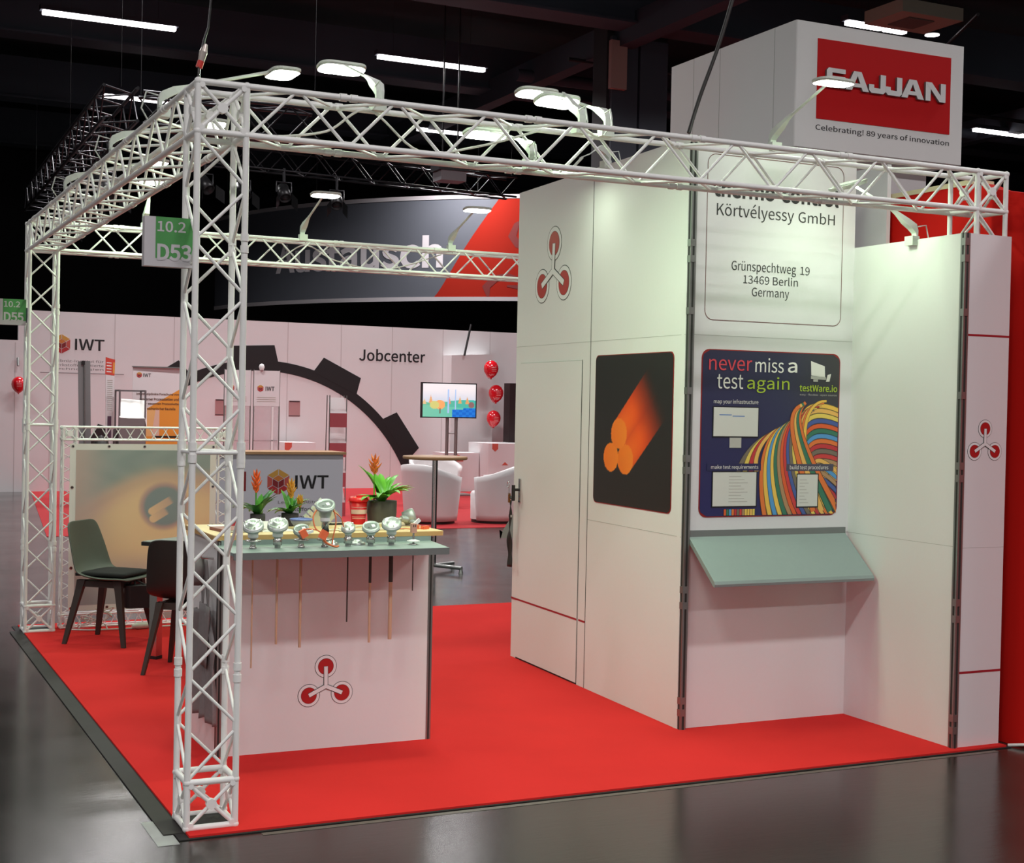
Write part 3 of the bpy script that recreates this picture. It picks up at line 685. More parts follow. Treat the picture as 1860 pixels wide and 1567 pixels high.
# ------------------------------------------------------------------ counter
t = thing('display_counter', 'white display counter with wooden top and grey sensor shelf', 'counter', (.89, 1.3, 0))
mb = MB(); mb.box((.376, 1.045, .012), (1.392, 1.062, .985), WALL); cp = obj('front_panel', mb, t)
obj('emblem', emblem(FK, (.5085, .394), (.4285, .263), (.589, .267), (.510, .302), .0535), cp)
mb = MB(); mb.box((.37, 1.075, .012), (.386, 1.60, .985), WALL); obj('side_panel', mb, t)
mb = MB(); mb.box((1.386, 1.075, .012), (1.402, 1.60, .985), WALL); obj('side_panel', mb, t)
for x, y in ((.377, 1.055), (1.398, 1.055), (.377, 1.60), (1.398, 1.60)):
    mb = MB(); mb.box((x-.012, y-.012, .012), (x+.012, y+.012, .985), PROF); mb.box((x-.0125, y-.004, .012), (x+.0125, y+.004, .985), DARKGAP); mb.box((x-.004, y-.0125, .012), (x+.004, y+.0125, .985), DARKGAP); obj('corner_profile', mb, t)
TZ = 1.015
mb = MB(); mb.rbox((.345, 1.04, TZ-.022), (1.46, 1.62, TZ), .012, WOODTOP); obj('tabletop', mb, t)
mb = MB(); mb.box((.352, 1.037, TZ-.022), (1.452, 1.0395, TZ-.002), WOODEDGE); mb.box((.3425, 1.05, TZ-.022), (.3445, 1.61, TZ-.002), WOODEDGE); obj('edge_band', mb, t)
SZ = .970
mb = MB(); mb.add([(.345, .70, SZ-.014), (1.345, .70, SZ-.014), (1.392, 1.044, SZ-.014), (.345, 1.044, SZ-.014), (.345, .70, SZ), (1.345, .70, SZ), (1.392, 1.044, SZ), (.345, 1.044, SZ)], [(3,2,1,0), (4,5,6,7), (0,1,5,4), (1,2,6,5), (2,3,7,6), (3,0,4,7)], GREYBLUE)
mb.box((.345, .698, SZ-.030), (1.345, .704, SZ), mat('shelf_lip', (112, 118, 118), .45)); mb.box((.376, 1.036, SZ), (1.392, 1.044, .992), GREYBLUE); obj('sensor_shelf', mb, t)

# sensors on the shelf: cast heads on long rods through the shelf
SIL = mat('silver_lid', (206, 210, 208), .3, .7, noise=.1, scale=60); CER = mat('ceramic_rod', (206, 168, 138), .6); BRZ = mat('dark_rod', (72, 60, 54), .5, .3)
GLASSY = mat('bright_steel', (190, 190, 186), .22, .9)
def sensor(x, y, hz, rh, label, zrod, rodm, rodr, kind='lid', flange=True, half_dark=None, tilt=0):
    t = thing('temperature_probe', label, 'probe', (x, y, SZ), 'probes on the grey counter shelf')
    mb = MB()
    if flange: mb.lathe([(.0, 0), (.016, 0), (.016, .006), (.012, .008), (.012, .03), (.034, .03), (.036, .034), (.034, .039), (.012, .039), (.012, .048)], GLASSY, (x, y, SZ)); z = .048
    else: mb.lathe([(.014, 0), (.014, .012), (.021, .014), (.021, .04), (.016, .044), (.016, .05)], GLASSY, (x, y, SZ), 8); z = .05
    obj('fitting', mb, t)
    hz = hz-SZ
    def oblique(m_, z0, z1):      # the lids of these heads sit on a slant, facing the aisle
        for i_, p in enumerate(m_.v):
            wgt = sst(z0, z1, p[2]-SZ); m_.v[i_] = (p[0], p[1], p[2]+.50*wgt*((p[0]-x)*.38+(p[1]-y)*.92))
        return m_
    zs = max(z, hz-.075)
    if zs > z+.01: nk = MB(); nk.lathe([(.013, z-.004), (.013, zs-.03), (.017, zs-.028), (.017, zs)], GLASSY, (x, y, SZ), 14); obj('neck', nk, t)
    z = zs
    mb = MB(); mb.lathe([(rh*.34, z-.004), (rh*.46, z), (rh*.49, z+.020), (rh*.60, z+.026), (rh*.70, hz-.020), (rh*.90, hz-.013), (rh, hz-.010), (rh, hz-.002), (rh*.95, hz)], ALU, (x, y, SZ), 22)
    hb = obj('head', oblique(mb, z+.024, hz-.010), t)
    mb = MB(); mb.lathe([(rh*.50, z+.002), (rh*.505, z+.017)], WHITE, (x, y, SZ), 18); obj('name_plate', mb, t)
    if kind == 'lid':
        mb = MB(); mb.lathe([(rh*.97, hz-.001), (rh*.97, hz+.006), (rh*.80, hz+.009), (rh*.62, hz+.010), (rh*.55, hz+.018), (rh*.30, hz+.020), (rh*.12, hz+.014), (0, hz+.014)], SIL, (x, y, SZ), 22)
        for a in (.4, 2.5, 4.6): mb.lathe([(.0045, hz+.006), (.0045, hz+.012), (0, hz+.012)], GLASSY, (x+rh*.8*math.cos(a), y+rh*.8*math.sin(a), SZ), 8)
        obj('lid', oblique(mb, 0, .001), t)
    else:
        mb = MB(); mb.lathe([(rh*.95, hz), (rh*.95, hz+.004), (rh*.74, hz+.004), (rh*.70, hz-.018), (0, hz-.018)], ALU, (x, y, SZ), 22); mb.lathe([(rh*.70, hz-.017), (0, hz-.0165)], mat('head_inside', (104, 108, 104), .6), (x, y, SZ), 20); obj('rim', oblique(mb, 0, .001), t)
        mb = MB(); mb.lathe([(.006, hz-.016), (.006, hz+.0)], BLACK, (x-.012, y-.004, SZ), 8); mb.box((x+.003, y-.012, SZ+hz-.016), (x+.018, y+.008, SZ+hz+.004), WHITE); obj('terminal_block', oblique(mb, 0, .001), t)
    if zrod:
        mb = MB(); mid = half_dark or zrod
        mb.tube([(x, y, SZ-.001), (x, y, mid)], rodr*1.05, rodm[0], 10); 
        if half_dark: mb.tube([(x, y, mid), (x, y, zrod)], rodr*.92, rodm[1], 10)
        obj('rod', mb, t)
    return t
YS = .875
sensor(.476, YS, 1.072, .046, 'flanged probe with a round lid, first from the left on the grey shelf', .44, (CER, CER), .0035)
sensor(.588, YS, 1.075, .047, 'lidded probe with a hexagonal threaded fitting, second from the left on the shelf', .54, (CER, CER), .005, flange=False)
sensor(.697, YS, 1.052, .037, 'open probe head with orange plug wires, third from the left on the shelf', .52, (CER, CER), .006, 'open')
t4 = sensor(.807, YS, 1.160, .045, 'tallest open probe on a long neck wrapped in orange wires', None, None, 0, 'open')
sensor(.918, YS, 1.055, .032, 'smallest lidded probe in the middle right of the shelf', .625, (BRZ, BRZ), .0032, flange=False)
sensor(1.027, YS, 1.058, .041, 'open probe head showing a white terminal, right of the small lidded one', .525, (BRZ, CER), .0062, 'open', flange=False, half_dark=.80)
sensor(1.128, YS, 1.070, .046, 'lidded probe with the thickest rod, last of the round heads on the right', .535, (BRZ, CER), .0095, flange=False, half_dark=.80)
t = thing('temperature_probe', 'thin probe on a small white disc with a pink connector, rightmost on the shelf', 'probe', (1.237, YS, SZ), 'probes on the grey counter shelf')
mb = MB(); mb.lathe([(.018, 0), (.018, .004), (.005, .006), (.005, .012)], GLASSY, (1.237, YS, SZ)); obj('foot', mb, t)
mb = MB(); mb.lathe([(.006, .012), (.030, .014), (.031, .018), (.012, .024), (.005, .025)], WHITE, (1.237, YS, SZ)); obj('disc', mb, t)
mb = MB(); mb.tube([(1.237, YS, SZ+.02), (1.237, YS, SZ+.058)], .0055, STEEL); obj('stem', mb, t)
PINKC = mat('connector_pink', (206, 152, 136), .5)
mb = MB(); mb.box((1.225, YS-.012, SZ+.055), (1.249, YS+.012, SZ+.098), PINKC); mb.box((1.231, YS-.0125, SZ+.082), (1.235, YS-.0119, SZ+.094), BLACK); mb.box((1.240, YS-.0125, SZ+.082), (1.244, YS-.0119, SZ+.094), BLACK)
mb.box((0, 0, 0), (.034, .012, .016), WHITE, Matrix.Translation((1.247, YS-.004, SZ+.088)) @ Matrix.Rotation(-.7, 4, 'Y')); obj('connector', mb, t)
mb = MB(); mb.tube([(1.237, YS, SZ-.001), (1.237, YS, .755)], .0028, BRZ); obj('rod', mb, t)
for x, r_, lb in ((.862, .030, 'loose silver lid lying beside the tall wired probe'), (.985, .036, 'loose silver lid lying behind the small lidded probe')):
    mb = MB(); mb.lathe([(r_, 0), (r_, .009), (r_*.8, .013), (r_*.55, .015), (r_*.5, .022), (r_*.2, .024), (0, .022)], SIL, (x, YS+.06, SZ), 22); finish(obj('probe_lid', mb, loc=(x, YS+.06, SZ)), lb, 'lid')
ORW = mat('wire_orange', (218, 112, 70), .5)
mb = MB(); x = .807
def sp(pts): 
    P = []
    for i in range(len(pts)-1):
        a, b = V(pts[i]), V(pts[i+1]); pm = V(pts[i-1]) if i else a; pn = V(pts[i+2]) if i+2 < len(pts) else b
        for k in range(8):
            t_ = k/8; P.append(.5*((2*a)+(b-pm)*t_+(2*pm-5*a+4*b-pn)*t_*t_+(3*a-3*b+pn-pm)*t_**3))
    return P+[V(pts[-1])]
for pts, r_ in (([(x-.03, YS, 1.15), (x-.062, YS-.02, 1.11), (x-.058, YS-.04, 1.06), (x-.03, YS-.05, 1.035), (x-.02, YS-.05, 1.0), (x+.02, YS-.05, .978), (x+.05, YS-.04, .974)], .0035),
               ([(x+.035, YS, 1.15), (x+.045, YS-.02, 1.09), (x+.03, YS-.03, 1.02), (x+.025, YS-.03, .985)], .003),
               ([(x-.03, YS-.05, 1.03), (x-.01, YS-.055, .995), (x+.03, YS-.055, .976), (x+.055, YS-.03, .976)], .0042),
               ([(x+.04, YS+.01, 1.13), (x+.075, YS, 1.10), (x+.09, YS, 1.05)], .0028), ([(x-.05, YS-.04, 1.05), (x-.09, YS-.03, 1.055), (x-.12, YS-.02, 1.045)], .003)):
    mb.tube(sp(pts), r_, ORW, 6)
t = thing('wire_bundle', 'orange wires with a plug draped around the tall probe', 'wires', (x, YS-.05, SZ)); obj('wires', mb, t)
mb = MB(); mb.box((-.016, -.012, -.02), (.016, .012, .02), mat('plug_orange', (236, 106, 66), .5), Matrix.Translation((x-.024, YS-.055, 1.03)) @ Matrix.Rotation(.5, 4, 'Y')); obj('plug', mb, t)
mb = MB(); mb.sphere((x-.014, YS-.05, 1.048), .017, BLACK, 12, 8, (1, .8, 1.3)); obj('black_cap', mb, t)
mb = MB(); mb.box((-.012, -.010, -.018), (.018, .010, .018), MATS['plug_orange'], Matrix.Translation((.690, YS-.045, 1.035)) @ Matrix.Rotation(-.5, 4, 'Y')); mb.box((.0, -.008, .0), (.04, .008, .012), WHITE, Matrix.Translation((.700, YS-.045, 1.03)) @ Matrix.Rotation(-.3, 4, 'Y'))
finish(obj('cable_connector', mb, loc=(.69, YS-.045, 1.02)), 'orange and white connector hanging on the third probe head', 'connector')

# things on the wooden top
def bromeliad(x, y, pot_r, pot_h, label, seed, fl=(220, 96, 40), leaf=(52, 122, 40), scale=1.0, second=False):
    r = random.Random(seed)
    t = thing('bromeliad_plant', label, 'plant', (x, y, TZ), 'bromeliads on the wooden counter top')
    POT = mat('pot_%d' % seed, (92, 90, 82) if seed == 3 else (62, 58, 58), .7, noise=.15, scale=40)
    mb = MB(); mb.lathe([(pot_r*.93, 0), (pot_r, pot_h*.5), (pot_r, pot_h), (pot_r*.9, pot_h), (pot_r*.88, pot_h-.012), (0, pot_h-.012)], POT, (x, y, TZ), 24); obj('pot', mb, t)
    lm = mat('leaf_%d' % seed, leaf, .35, noise=.35, scale=18); LM = mat('leaf_light_%d' % seed, mix(leaf, (120, 190, 60), .45), .35, noise=.3, scale=18)
    for k in range(24):
        a = k*2.399+seed; el = .15+.95*((k*.618) % 1); L = scale*(.135+.07*r.random()); w_ = scale*(.019+.008*r.random())
        P = []; d = V((math.cos(a), math.sin(a), 0)); sd = V((-d.y, d.x, 0)); q = V((x, y, TZ+pot_h-.01)); ang = math.pi/2-.10-.62*el
        for j in range(8):
            s_ = j/7; wj = w_*(.55+.9*s_-1.35*s_**2.6) if s_ < 1 else 0
            P.append([q-sd*wj, q+V((0, 0, -wj*.35)), q+sd*wj]); 
            ang -= (.05+.10*el)*(1+s_); q = q+(d*math.cos(ang)+V((0, 0, math.sin(ang))))*L/7
        mb = MB(); mb.grid(P, lm if k % 3 else LM); o = obj('leaf', mb, t)
    fm = mat('flower_%d' % seed, fl, .45, noise=.25, scale=60)
    def spike(bx, by, h0, h1, w_):
        mb = MB(); mb.tube([(bx, by, TZ+pot_h), (bx, by, TZ+h0+.02)], .004, LM, 8)
        n = 16
        for k in range(n):
            s_ = k/n; a = k*2.4; z = TZ+h0+(h1-h0)*s_*.8; d = V((math.cos(a), math.sin(a), 0)); b = V((bx, by, z))
            ww = w_*(1-.6*s_)*(.6+.8*min(1, s_*3))
            mb.tube([b, b+d*ww*.6+V((0,0,.014)), b+d*ww*1.0+V((0,0,.034))], [.0045, .0055, .0008], fm, 6)
        mb.tube([(bx, by, TZ+h0), (bx, by, TZ+h1)], [.006, .002], fm, 6)
        obj('flower_spike', mb, t)
    return t, spike
t, sp1 = bromeliad(.655, 1.45, .036, .062, 'bromeliad with an orange red spike, left of the three pots', 1, (226, 92, 34), (42, 104, 38), .85); sp1(.645, 1.45, .165, .275, .026)
t, sp2 = bromeliad(.822, 1.47, .042, .062, 'bromeliad with yellow orange spikes, between the other two pots', 2, (214, 146, 48), (50, 116, 44), .72); sp2(.826, 1.47, .135, .225, .024); sp2(.868, 1.46, .09, .135, .016)
t, sp3 = bromeliad(1.318, 1.52, .076, .115, 'largest bromeliad in a grey pot with a tall orange flower', 3, (226, 116, 48), (92, 164, 44), 1.15); sp3(1.275, 1.52, .25, .345, .034)
# cup
CUPR = mat('cup_red', (214, 26, 30), .35)
cx, cy = 1.185, 1.50
t = thing('coffee_cup', 'tall red travel cup with a lid and a pale band', 'cup', (cx, cy, TZ))
mb = MB(); mb.lathe([(.034, 0), (.046, .118), (.042, .118), (.0, .112)], CUPR, (cx, cy, TZ), 26); obj('body', mb, t)
mb = MB(); mb.lathe([(.050, .115), (.051, .124), (.046, .128), (.044, .138), (0, .136)], mat('cup_lid_red', (232, 30, 30), .3), (cx, cy, TZ), 26); mb.box((cx-.02, cy-.035, TZ+.135), (cx+.03, cy-.02, TZ+.146), MATS['cup_lid_red']); obj('lid', mb, t)
mb = MB(); pr_ = [(.0412, .052), (.0432, .074)]
P = [[V((cx+(r_+.0012)*math.cos(a), cy+(r_+.0012)*math.sin(a), TZ+z)) for a in [math.radians(-165+k*12) for k in range(13)]] for r_, z in pr_]
mb.grid(P, mat('cup_band', (226, 190, 180), .5)); obj('band', mb, t)
mb = MB()
for z0 in (.028, .036, .084):
    r_ = .034+.012*z0/.118+.0012; mb.grid([[V((cx+r_*math.cos(a), cy+r_*math.sin(a), TZ+zz)) for a in [math.radians(-160+k*12) for k in range(12)]] for zz in (z0, z0+.0025)], MATS['cup_band'])
obj('print_lines', mb, t)
# bowl
mb = MB(); bx, by_ = .812, 1.25
mb.lathe([(.018, 0), (.024, .004), (.045, .030), (.054, .048), (.050, .048), (.040, .030), (.02, .010), (0, .008)], mat('bowl_grey', (150, 156, 158), .45, noise=.1, scale=30), (bx, by_, TZ), 26)
t = thing('housing_bowl', 'round grey open housing with a blue rim beside the wires', 'bowl', (bx, by_, TZ)); obj('shell', mb, t)
mb = MB(); mb.lathe([(.055, .047), (.056, .052), (.050, .053), (.049, .048)], mat('rim_blue', (108, 124, 186), .4), (bx, by_, TZ), 26); obj('rim', mb, t)
# leaning sample case
t = thing('sample_case', 'white sample board with clear clips leaning behind the bowl', 'board', (.93, 1.42, TZ))
M = Matrix.Translation((.905, 1.42, TZ+.004)) @ Matrix.Rotation(.25, 4, 'X') @ Matrix.Rotation(.70, 4, 'Y')
mb = MB(); mb.box((-.03, -.006, 0), (.07, .006, .14), mat('case_grey_white', (196, 198, 184), .5), M); obj('panel', mb, t)
mb = MB()
for k in range(5): mb.box((-.055, -.012, .015+.026*k), (-.028, .010, .033+.026*k), mat('clip_clear', (214, 214, 200), .3), M)
obj('clips', mb, t)
# junction head lying with a rod
t = thing('temperature_probe', 'probe with a round screw cap head lying on its side on the wood', 'probe', (1.36, 1.3, TZ))
J = V((1.405, 1.36, TZ+.042)); Mj = Matrix.Rotation(math.radians(62), 3, 'Y')
mb = MB(); mb.lathe([(.0, -.035), (.034, -.03), (.038, 0), (.040, .004), (.040, .022), (.034, .030), (0, .034)], ALU, J, 22, Matrix.Rotation(math.radians(70), 3, 'Y') @ Matrix.Rotation(.4, 3, 'X')); obj('head', mb, t)
mb = MB(); mb.tube([J+V((-.02, -.02, -.01)), J+V((-.055, -.03, -.004))], [.018, .015], ALU); mb.tube([J+V((.0, -.03, -.02)), J+V((.01, -.055, -.026))], [.014, .012], ALU); obj('cable_gland', mb, t)
mb = MB(); mb.tube([J+V((-.055, -.03, -.004)), (1.24, 1.27, TZ+.022), (.98, 1.20, TZ+.006)], .005, mat('rod_pale', (214, 206, 186), .5)); obj('rod', mb, t)
for k, (x0, y0, x1, y1) in enumerate(((.90, 1.14, 1.22, 1.20), (.95, 1.10, 1.30, 1.15))):
    mb = MB(); mb.tube([(x0, y0, TZ+.005), (x1, y1, TZ+.005)], .004, MATS['rod_pale']); finish(obj('test_rod', mb, loc=((x0+x1)/2, (y0+y1)/2, TZ)), ('pale rod lying on the wooden top behind the small lidded probe', 'pale rod lying near the front edge of the wooden top')[k], 'rod')
mb = MB(); mb.box((0, 0, 0), (.045, .02, .016), MATS['plug_orange'], Matrix.Translation((1.39, 1.13, TZ)) @ Matrix.Rotation(.5, 4, 'Z')); mb.box((0, 0, 0), (.03, .012, .02), ORW, Matrix.Translation((1.375, 1.15, TZ)) @ Matrix.Rotation(1.1, 4, 'Z')); finish(obj('cable_connector', mb, loc=(1.39, 1.13, TZ)), 'orange plug lying at the right end of the wooden top', 'connector')
mb = MB(); mb.tube(sp([(1.20, 1.09, TZ+.003), (1.27, 1.10, TZ+.01), (1.33, 1.13, TZ+.003), (1.385, 1.14, TZ+.006)]), .0022, ORW, 6); finish(obj('thin_wire', mb, loc=(1.3, 1.1, TZ)), 'thin orange wire leading to the plug at the right end of the wooden top', 'wire')
mb = MB(); mb.box((1.02, 1.46, TZ), (1.10, 1.50, TZ+.008), BLACK); mb.box((1.03, 1.455, TZ+.008), (1.06, 1.47, TZ+.012), PG); finish(obj('pen_set', mb, loc=(1.06, 1.48, TZ)), 'small black pen set lying left of the red cup', 'pens')
# notebook, papers, cards, candy
mb = MB(); mb.box((0, 0, 0), (.30, .20, .014), mat('notebook_pinkbrown', (150, 96, 88), .6), Matrix.Translation((.42, 1.15, TZ)) @ Matrix.Rotation(.12, 4, 'Z')); mb.box((.005, -.001, .002), (.298, .199, .012), PG, Matrix.Translation((.42, 1.149, TZ)) @ Matrix.Rotation(.12, 4, 'Z'))
finish(obj('notebook', mb, loc=(.5, 1.25, TZ)), 'flat brownish pink notebook on the left end of the wooden top', 'notebook')
PAPER = mat('paper', (238, 238, 232), .6)
mb = MB(); mb.box((0, 0, 0), (.21, .15, .003), PAPER, Matrix.Translation((.43, 1.42, TZ)) @ Matrix.Rotation(-.05, 4, 'Z')); finish(obj('paper_sheet', mb, loc=(.5, 1.5, TZ)), 'white paper sheet behind the notebook on the left end of the top', 'paper')
mb = MB(); mb.box((0, 0, 0), (.16, .21, .004), PAPER, Matrix.Translation((.60, 1.16, TZ)) @ Matrix.Rotation(.03, 4, 'Z')); finish(obj('paper_sheet', mb, loc=(.65, 1.25, TZ)), 'white paper sheet behind the first two probes', 'paper')
mb = MB(); mb.box((-.055, -.001, 0), (.055, .001, .05), PAPER, Matrix.Translation((.66, 1.17, TZ+.004)) @ Matrix.Rotation(-.5, 4, 'X')); finish(obj('folded_card', mb, loc=(.66, 1.17, TZ)), 'white card standing behind the second probe', 'card')
mb = MB(); mb.box((-.045, -.03, 0), (.045, .03, .024), mat('candy_blue', (76, 92, 160), .4), Matrix.Translation((.60, 1.40, TZ)) @ Matrix.Rotation(.1, 4, 'Z')); mb.box((-.045, -.031, .013), (.045, .031, .0245), WHITE, Matrix.Translation((.60, 1.40, TZ)) @ Matrix.Rotation(.1, 4, 'Z')); finish(obj('giveaway_box', mb, loc=(.6, 1.4, TZ)), 'small blue and white packet by the left bromeliad', 'packet')
mb = MB(); mb.box((-.02, -.015, 0), (.02, .015, .03), mat('candy_red', (190, 60, 70), .4), Matrix.Translation((.545, 1.47, TZ))); finish(obj('giveaway_box', mb, loc=(.545, 1.47, TZ)), 'small pink red packet behind the front corner post', 'packet')

# apron hanging from the counter side
AP = mat('apron_grey', (124, 119, 119), .85, noise=.15, scale=50)
t = thing('apron', 'dark grey work apron hanging from the left side of the counter', 'apron', (.34, 1.2, .9))
P = []
for j in range(24):
    s_ = j/23; z = .66-.48*s_; hw = .12+.10*sst(0, .35, s_); cy_ = 1.17-.02*s_
    P.append([V((.335-.014*math.sin(k*1.5+s_*2.2)*(.5+s_)-.02*(1-s_)*math.sin(k*.6), cy_+hw*(2*k/15-1)*(1+.06*math.sin(s_*9+k)), z-.014*abs(math.sin(k*.9))*s_)) for k in range(16)])
mb = MB(); mb.grid(P, AP); o = obj('cloth', mb, t); md = o.modifiers.new('s', 'SOLIDIFY'); md.thickness = .004
P = []
for j in range(8):
    s_ = j/7; z = .70-.28*s_
    P.append([V((.318-.008*math.sin(k*1.1+s_), 1.10+.10*(2*k/9-1)+.03*s_, z)) for k in range(10)])
mb = MB(); mb.grid(P, AP); o = obj('bib', mb, t); md = o.modifiers.new('s', 'SOLIDIFY'); md.thickness = .004
for y0, y1 in ((1.11, 1.05), (1.17, 1.16)):
    P = []
    for j in range(12):
        s_ = j/11; z = .90-.24*s_; yy = y0+(y1-y0)*s_+.012*math.sin(s_*6); 
        P.append([V((.325+.006*math.sin(s_*5), yy-.014, z)), V((.320, yy+.014, z))])
    mb = MB(); mb.grid(P, AP); o = obj('strap', mb, t); md = o.modifiers.new('s', 'SOLIDIFY'); md.thickness = .004
P = [[V((.30+.02*math.sin(k*1.3), 1.18+.06*math.cos(k*.7)*(.6+.4*math.sin(j)), .90-.03*j)) for k in range(9)] for j in range(5)]
mb = MB(); mb.grid(P, AP); o = obj('gathered_top', mb, t); md = o.modifiers.new('s', 'SOLIDIFY'); md.thickness = .006
mb = MB(); mb.tube([(.37, 1.15, .90), (.315, 1.15, .905), (.308, 1.15, .915)], .005, STEEL); obj('hook', mb, t)

# ------------------------------------------------------------------ chairs, table
SHELL_G = mat('chair_green_grey', (78, 84, 74), .55, noise=.08, scale=50); SHELL_B = mat('chair_black', (38, 34, 32), .5); PADM = mat('seat_pad_black', (26, 26, 26), .9)
LEGM = mat('chair_leg_dark', (52, 44, 40), .55)
def chair(loc, rz, shell, label, pad):
    t = thing('shell_chair', label, 'chair', loc, 'shell chairs at the meeting table', rz, True)
    # profile (x back->front, z, half width, edge lift)
    pr = [(-.235, .805, .10, .0), (-.235, .800, .155, .006), (-.232, .780, .182, .014), (-.222, .70, .200, .03), (-.206, .62, .212, .04), (-.188, .54, .222, .045), (-.160, .482, .226, .045), (-.115, .452, .228, .035), (-.04, .438, .226, .02), (.06, .436, .222, .012), (.15, .442, .214, .008), (.20, .444, .200, .004), (.215, .436, .170, 0)]
    P = []
    for i, (x, z, hw, lift) in enumerate(pr):
        row = []
        back = 1 if i < 6 else max(0, 1-(i-5)/3)
        for k in range(13):
            c = k/6-1; e = abs(c)**2.5
            row.append(V((x+lift*e*back, c*hw, z+lift*e*(1-back)*1.0)))
        P.append(row)
    mb = MB(); mb.grid(P, shell); o = obj('seat_shell', mb, t)
    md = o.modifiers.new('s', 'SOLIDIFY'); md.thickness = .014; md.offset = 0; md2 = o.modifiers.new('b', 'SUBSURF'); md2.levels = 1; md2.render_levels = 2
    mb = MB(); mb.box((-.13, -.15, .385), (.15, .15, .425), LEGM); obj('under_frame', mb, t)
    for sx, sy in ((-1, 1), (-1, -1), (1, 1), (1, -1)):
        a = V((.13*sx, .135*sy, .43)); b = V((.215*sx, .205*sy, .0125)); mb = MB(); Pq = []
        for q_, w_ in ((a, .030), (a.lerp(b, .15), .024), (b, .014)):
            Pq.append([q_+V((w_*i_, w_*.7*j_, 0)) for i_, j_ in ((-1, -1), (1, -1), (1, 1), (-1, 1), (-1, -1))])
        mb.grid(Pq, LEGM, False); mb.add(Pq[-1][:4], [(3, 2, 1, 0)], LEGM); obj('leg', mb, t)
    if pad:
        mb = MB(); P2 = [[V((-.15+.34*i/8, (c/5-1)*.19*(1-.1*(i/8)), .452+.022*math.cos((i/8-.5)*2.6)*math.cos((c/5-1)*1.4)+.006*abs(c/5-1))) for c in range(11)] for i in range(9)]
        mb.grid(P2, PADM); o = obj('seat_pad', mb, t); md = o.modifiers.new('s', 'SOLIDIFY'); md.thickness = .02
    return t
chair((.476, 4.345, 0), math.radians(-40), SHELL_G, 'green grey shell chair with a black pad before the eye banner', True)
chair((.735, 3.17, 0), math.radians(57), SHELL_B, 'black shell chair seen from behind next to the front corner post', False)
tr = math.radians(-49.5)
t = thing('meeting_table', 'grey meeting table with black edge behind the black chair', 'table', (1.03, 3.58, 0), None, tr, True)
mb = MB(); mb.rbox((-.36, -.36, .715), (.36, .36, .738), .01, mat('table_edge_black', (30, 30, 30), .5)); mb.rbox((-.355, -.355, .738), (.355, .355, .742), .01, mat('table_top_grey', (126, 132, 124), .4)); obj('tabletop', mb, t)
for sx in (-1, 1):
    for sy in (-1, 1):
        mb = MB(); mb.box((sx*.29-.028, sy*.29-.028, .03), (sx*.29+.028, sy*.29+.028, .715), STEEL); lg = obj('leg', mb, t)
        mb = MB(); mb.box((sx*.29-.030, sy*.29-.030, .012), (sx*.29+.030, sy*.29+.030, .032), BLACK); obj('foot_cap', mb, lg)
mb = MB(); mb.rbox((.535, 4.12, .255), (.745, 4.24, .40), .03, mat('bag_black', (30, 22, 24), .85)); t = thing('shoulder_bag', 'black bag hanging under the front of the green grey chair', 'bag', (.64, 4.18, .255)); obj('pouch', mb, t)
mb = MB(); mb.tube([(.60, 4.18, .40), (.60, 4.19, .43)], .008, MATS['bag_black']); mb.tube([(.56, 4.18, .39), (.58, 4.2, .425), (.62, 4.2, .425), (.68, 4.18, .39)], .006, MATS['bag_black']); obj('strap', mb, t)

# ------------------------------------------------------------------ neighbour: red wall, tower and sign cube
REDW = mat('neighbour_red', (206, 30, 24), .7, noise=.04, scale=1.5, spec=.08)
CREAM = mat('cream_edge', (216, 206, 170), .6)
mb = MB(); ys = [1.6, 1.2, .8, .45, .3, .2, .1, 0, -.1, -.2, -.3, -.45, -.6, -.8]
def topz(y): return 2.81 if y > .3 else 2.81-.20*((.3-y)/.9)-.02*sst(.3, .2, y)
def bulge(y, s_): return 4.052+.045*sst(.35, -.5, y)+.03*math.sin(s_*math.pi)*sst(.3, -.3, y)
for m_, dd in ((REDW, 0),):
    P = [[V((bulge(y, k/12), y, topz(y)*k/12+.002)) for k in range(13)] for y in ys]; mb.grid(P, REDW)
    P2 = [[V((4.20, y, topz(y)*k/12+.002)) for k in range(13)] for y in ys]; mb.grid(P2, REDW, True, True)
    mb.grid([[P[i][-1], P2[i][-1]] for i in range(len(ys))], REDW)
    mb.grid([[P[-1][k], P2[-1][k]] for k in range(13)], REDW, False, True); mb.grid([[P[0][k], P2[0][k]] for k in range(13)], REDW, False)
rw = struct('wall_neighbour_red', mb)
mb = MB(); mb.box((4.045, .31, 2.805), (4.19, 1.6, 2.83), CREAM); obj('top_edge', mb, rw)
t = thing('sign_tower', 'plain white tower carrying the big sign cube over the red wall', 'tower', (4.85, 2.7, 0)); mb = MB(); mb.box((4.35, 2.15, 0), (5.36, 3.3, 3.27), BWALL); obj('shaft', mb, t)
mb = MB(); mb.box((4.012, .95, .0), (4.036, 1.04, 2.76), WALL); mb.box((4.012, .94, 0), (4.036, .95, 2.76), CREAM); finish(obj('support_post', mb, loc=(4.02, 1, 0)), 'white upright post before the red wall above the niche', 'post')
t = thing('sign_cube', 'big white cube sign high above the booth with a red front panel', 'sign', (4.85, 2.7, 3.27))
CUBE = mat('cube_white', (236, 236, 235), .55)
mb = MB(); mb.rbox((4.17, 2.0, 3.272), (5.527, 3.47, 4.052), .012, CUBE)
for u in (1.242, .624, .3): mb.flat(FS2, [(u, 3.275), (u+.004, 3.275), (u+.004, 4.05), (u, 4.05)], 0, .0008, SEAM)
obj('box', mb, t)
mb = MB().flat(FS, [(.163, 3.458), (1.242, 3.462), (1.242, 3.963), (.163, 3.957)], 0, .004, mat('sign_red', (200, 22, 26), .6, spec=.15)); obj('red_panel', mb, t)
mb = MB(); LSIDE = mat('letter_side', (120, 116, 116), .5)
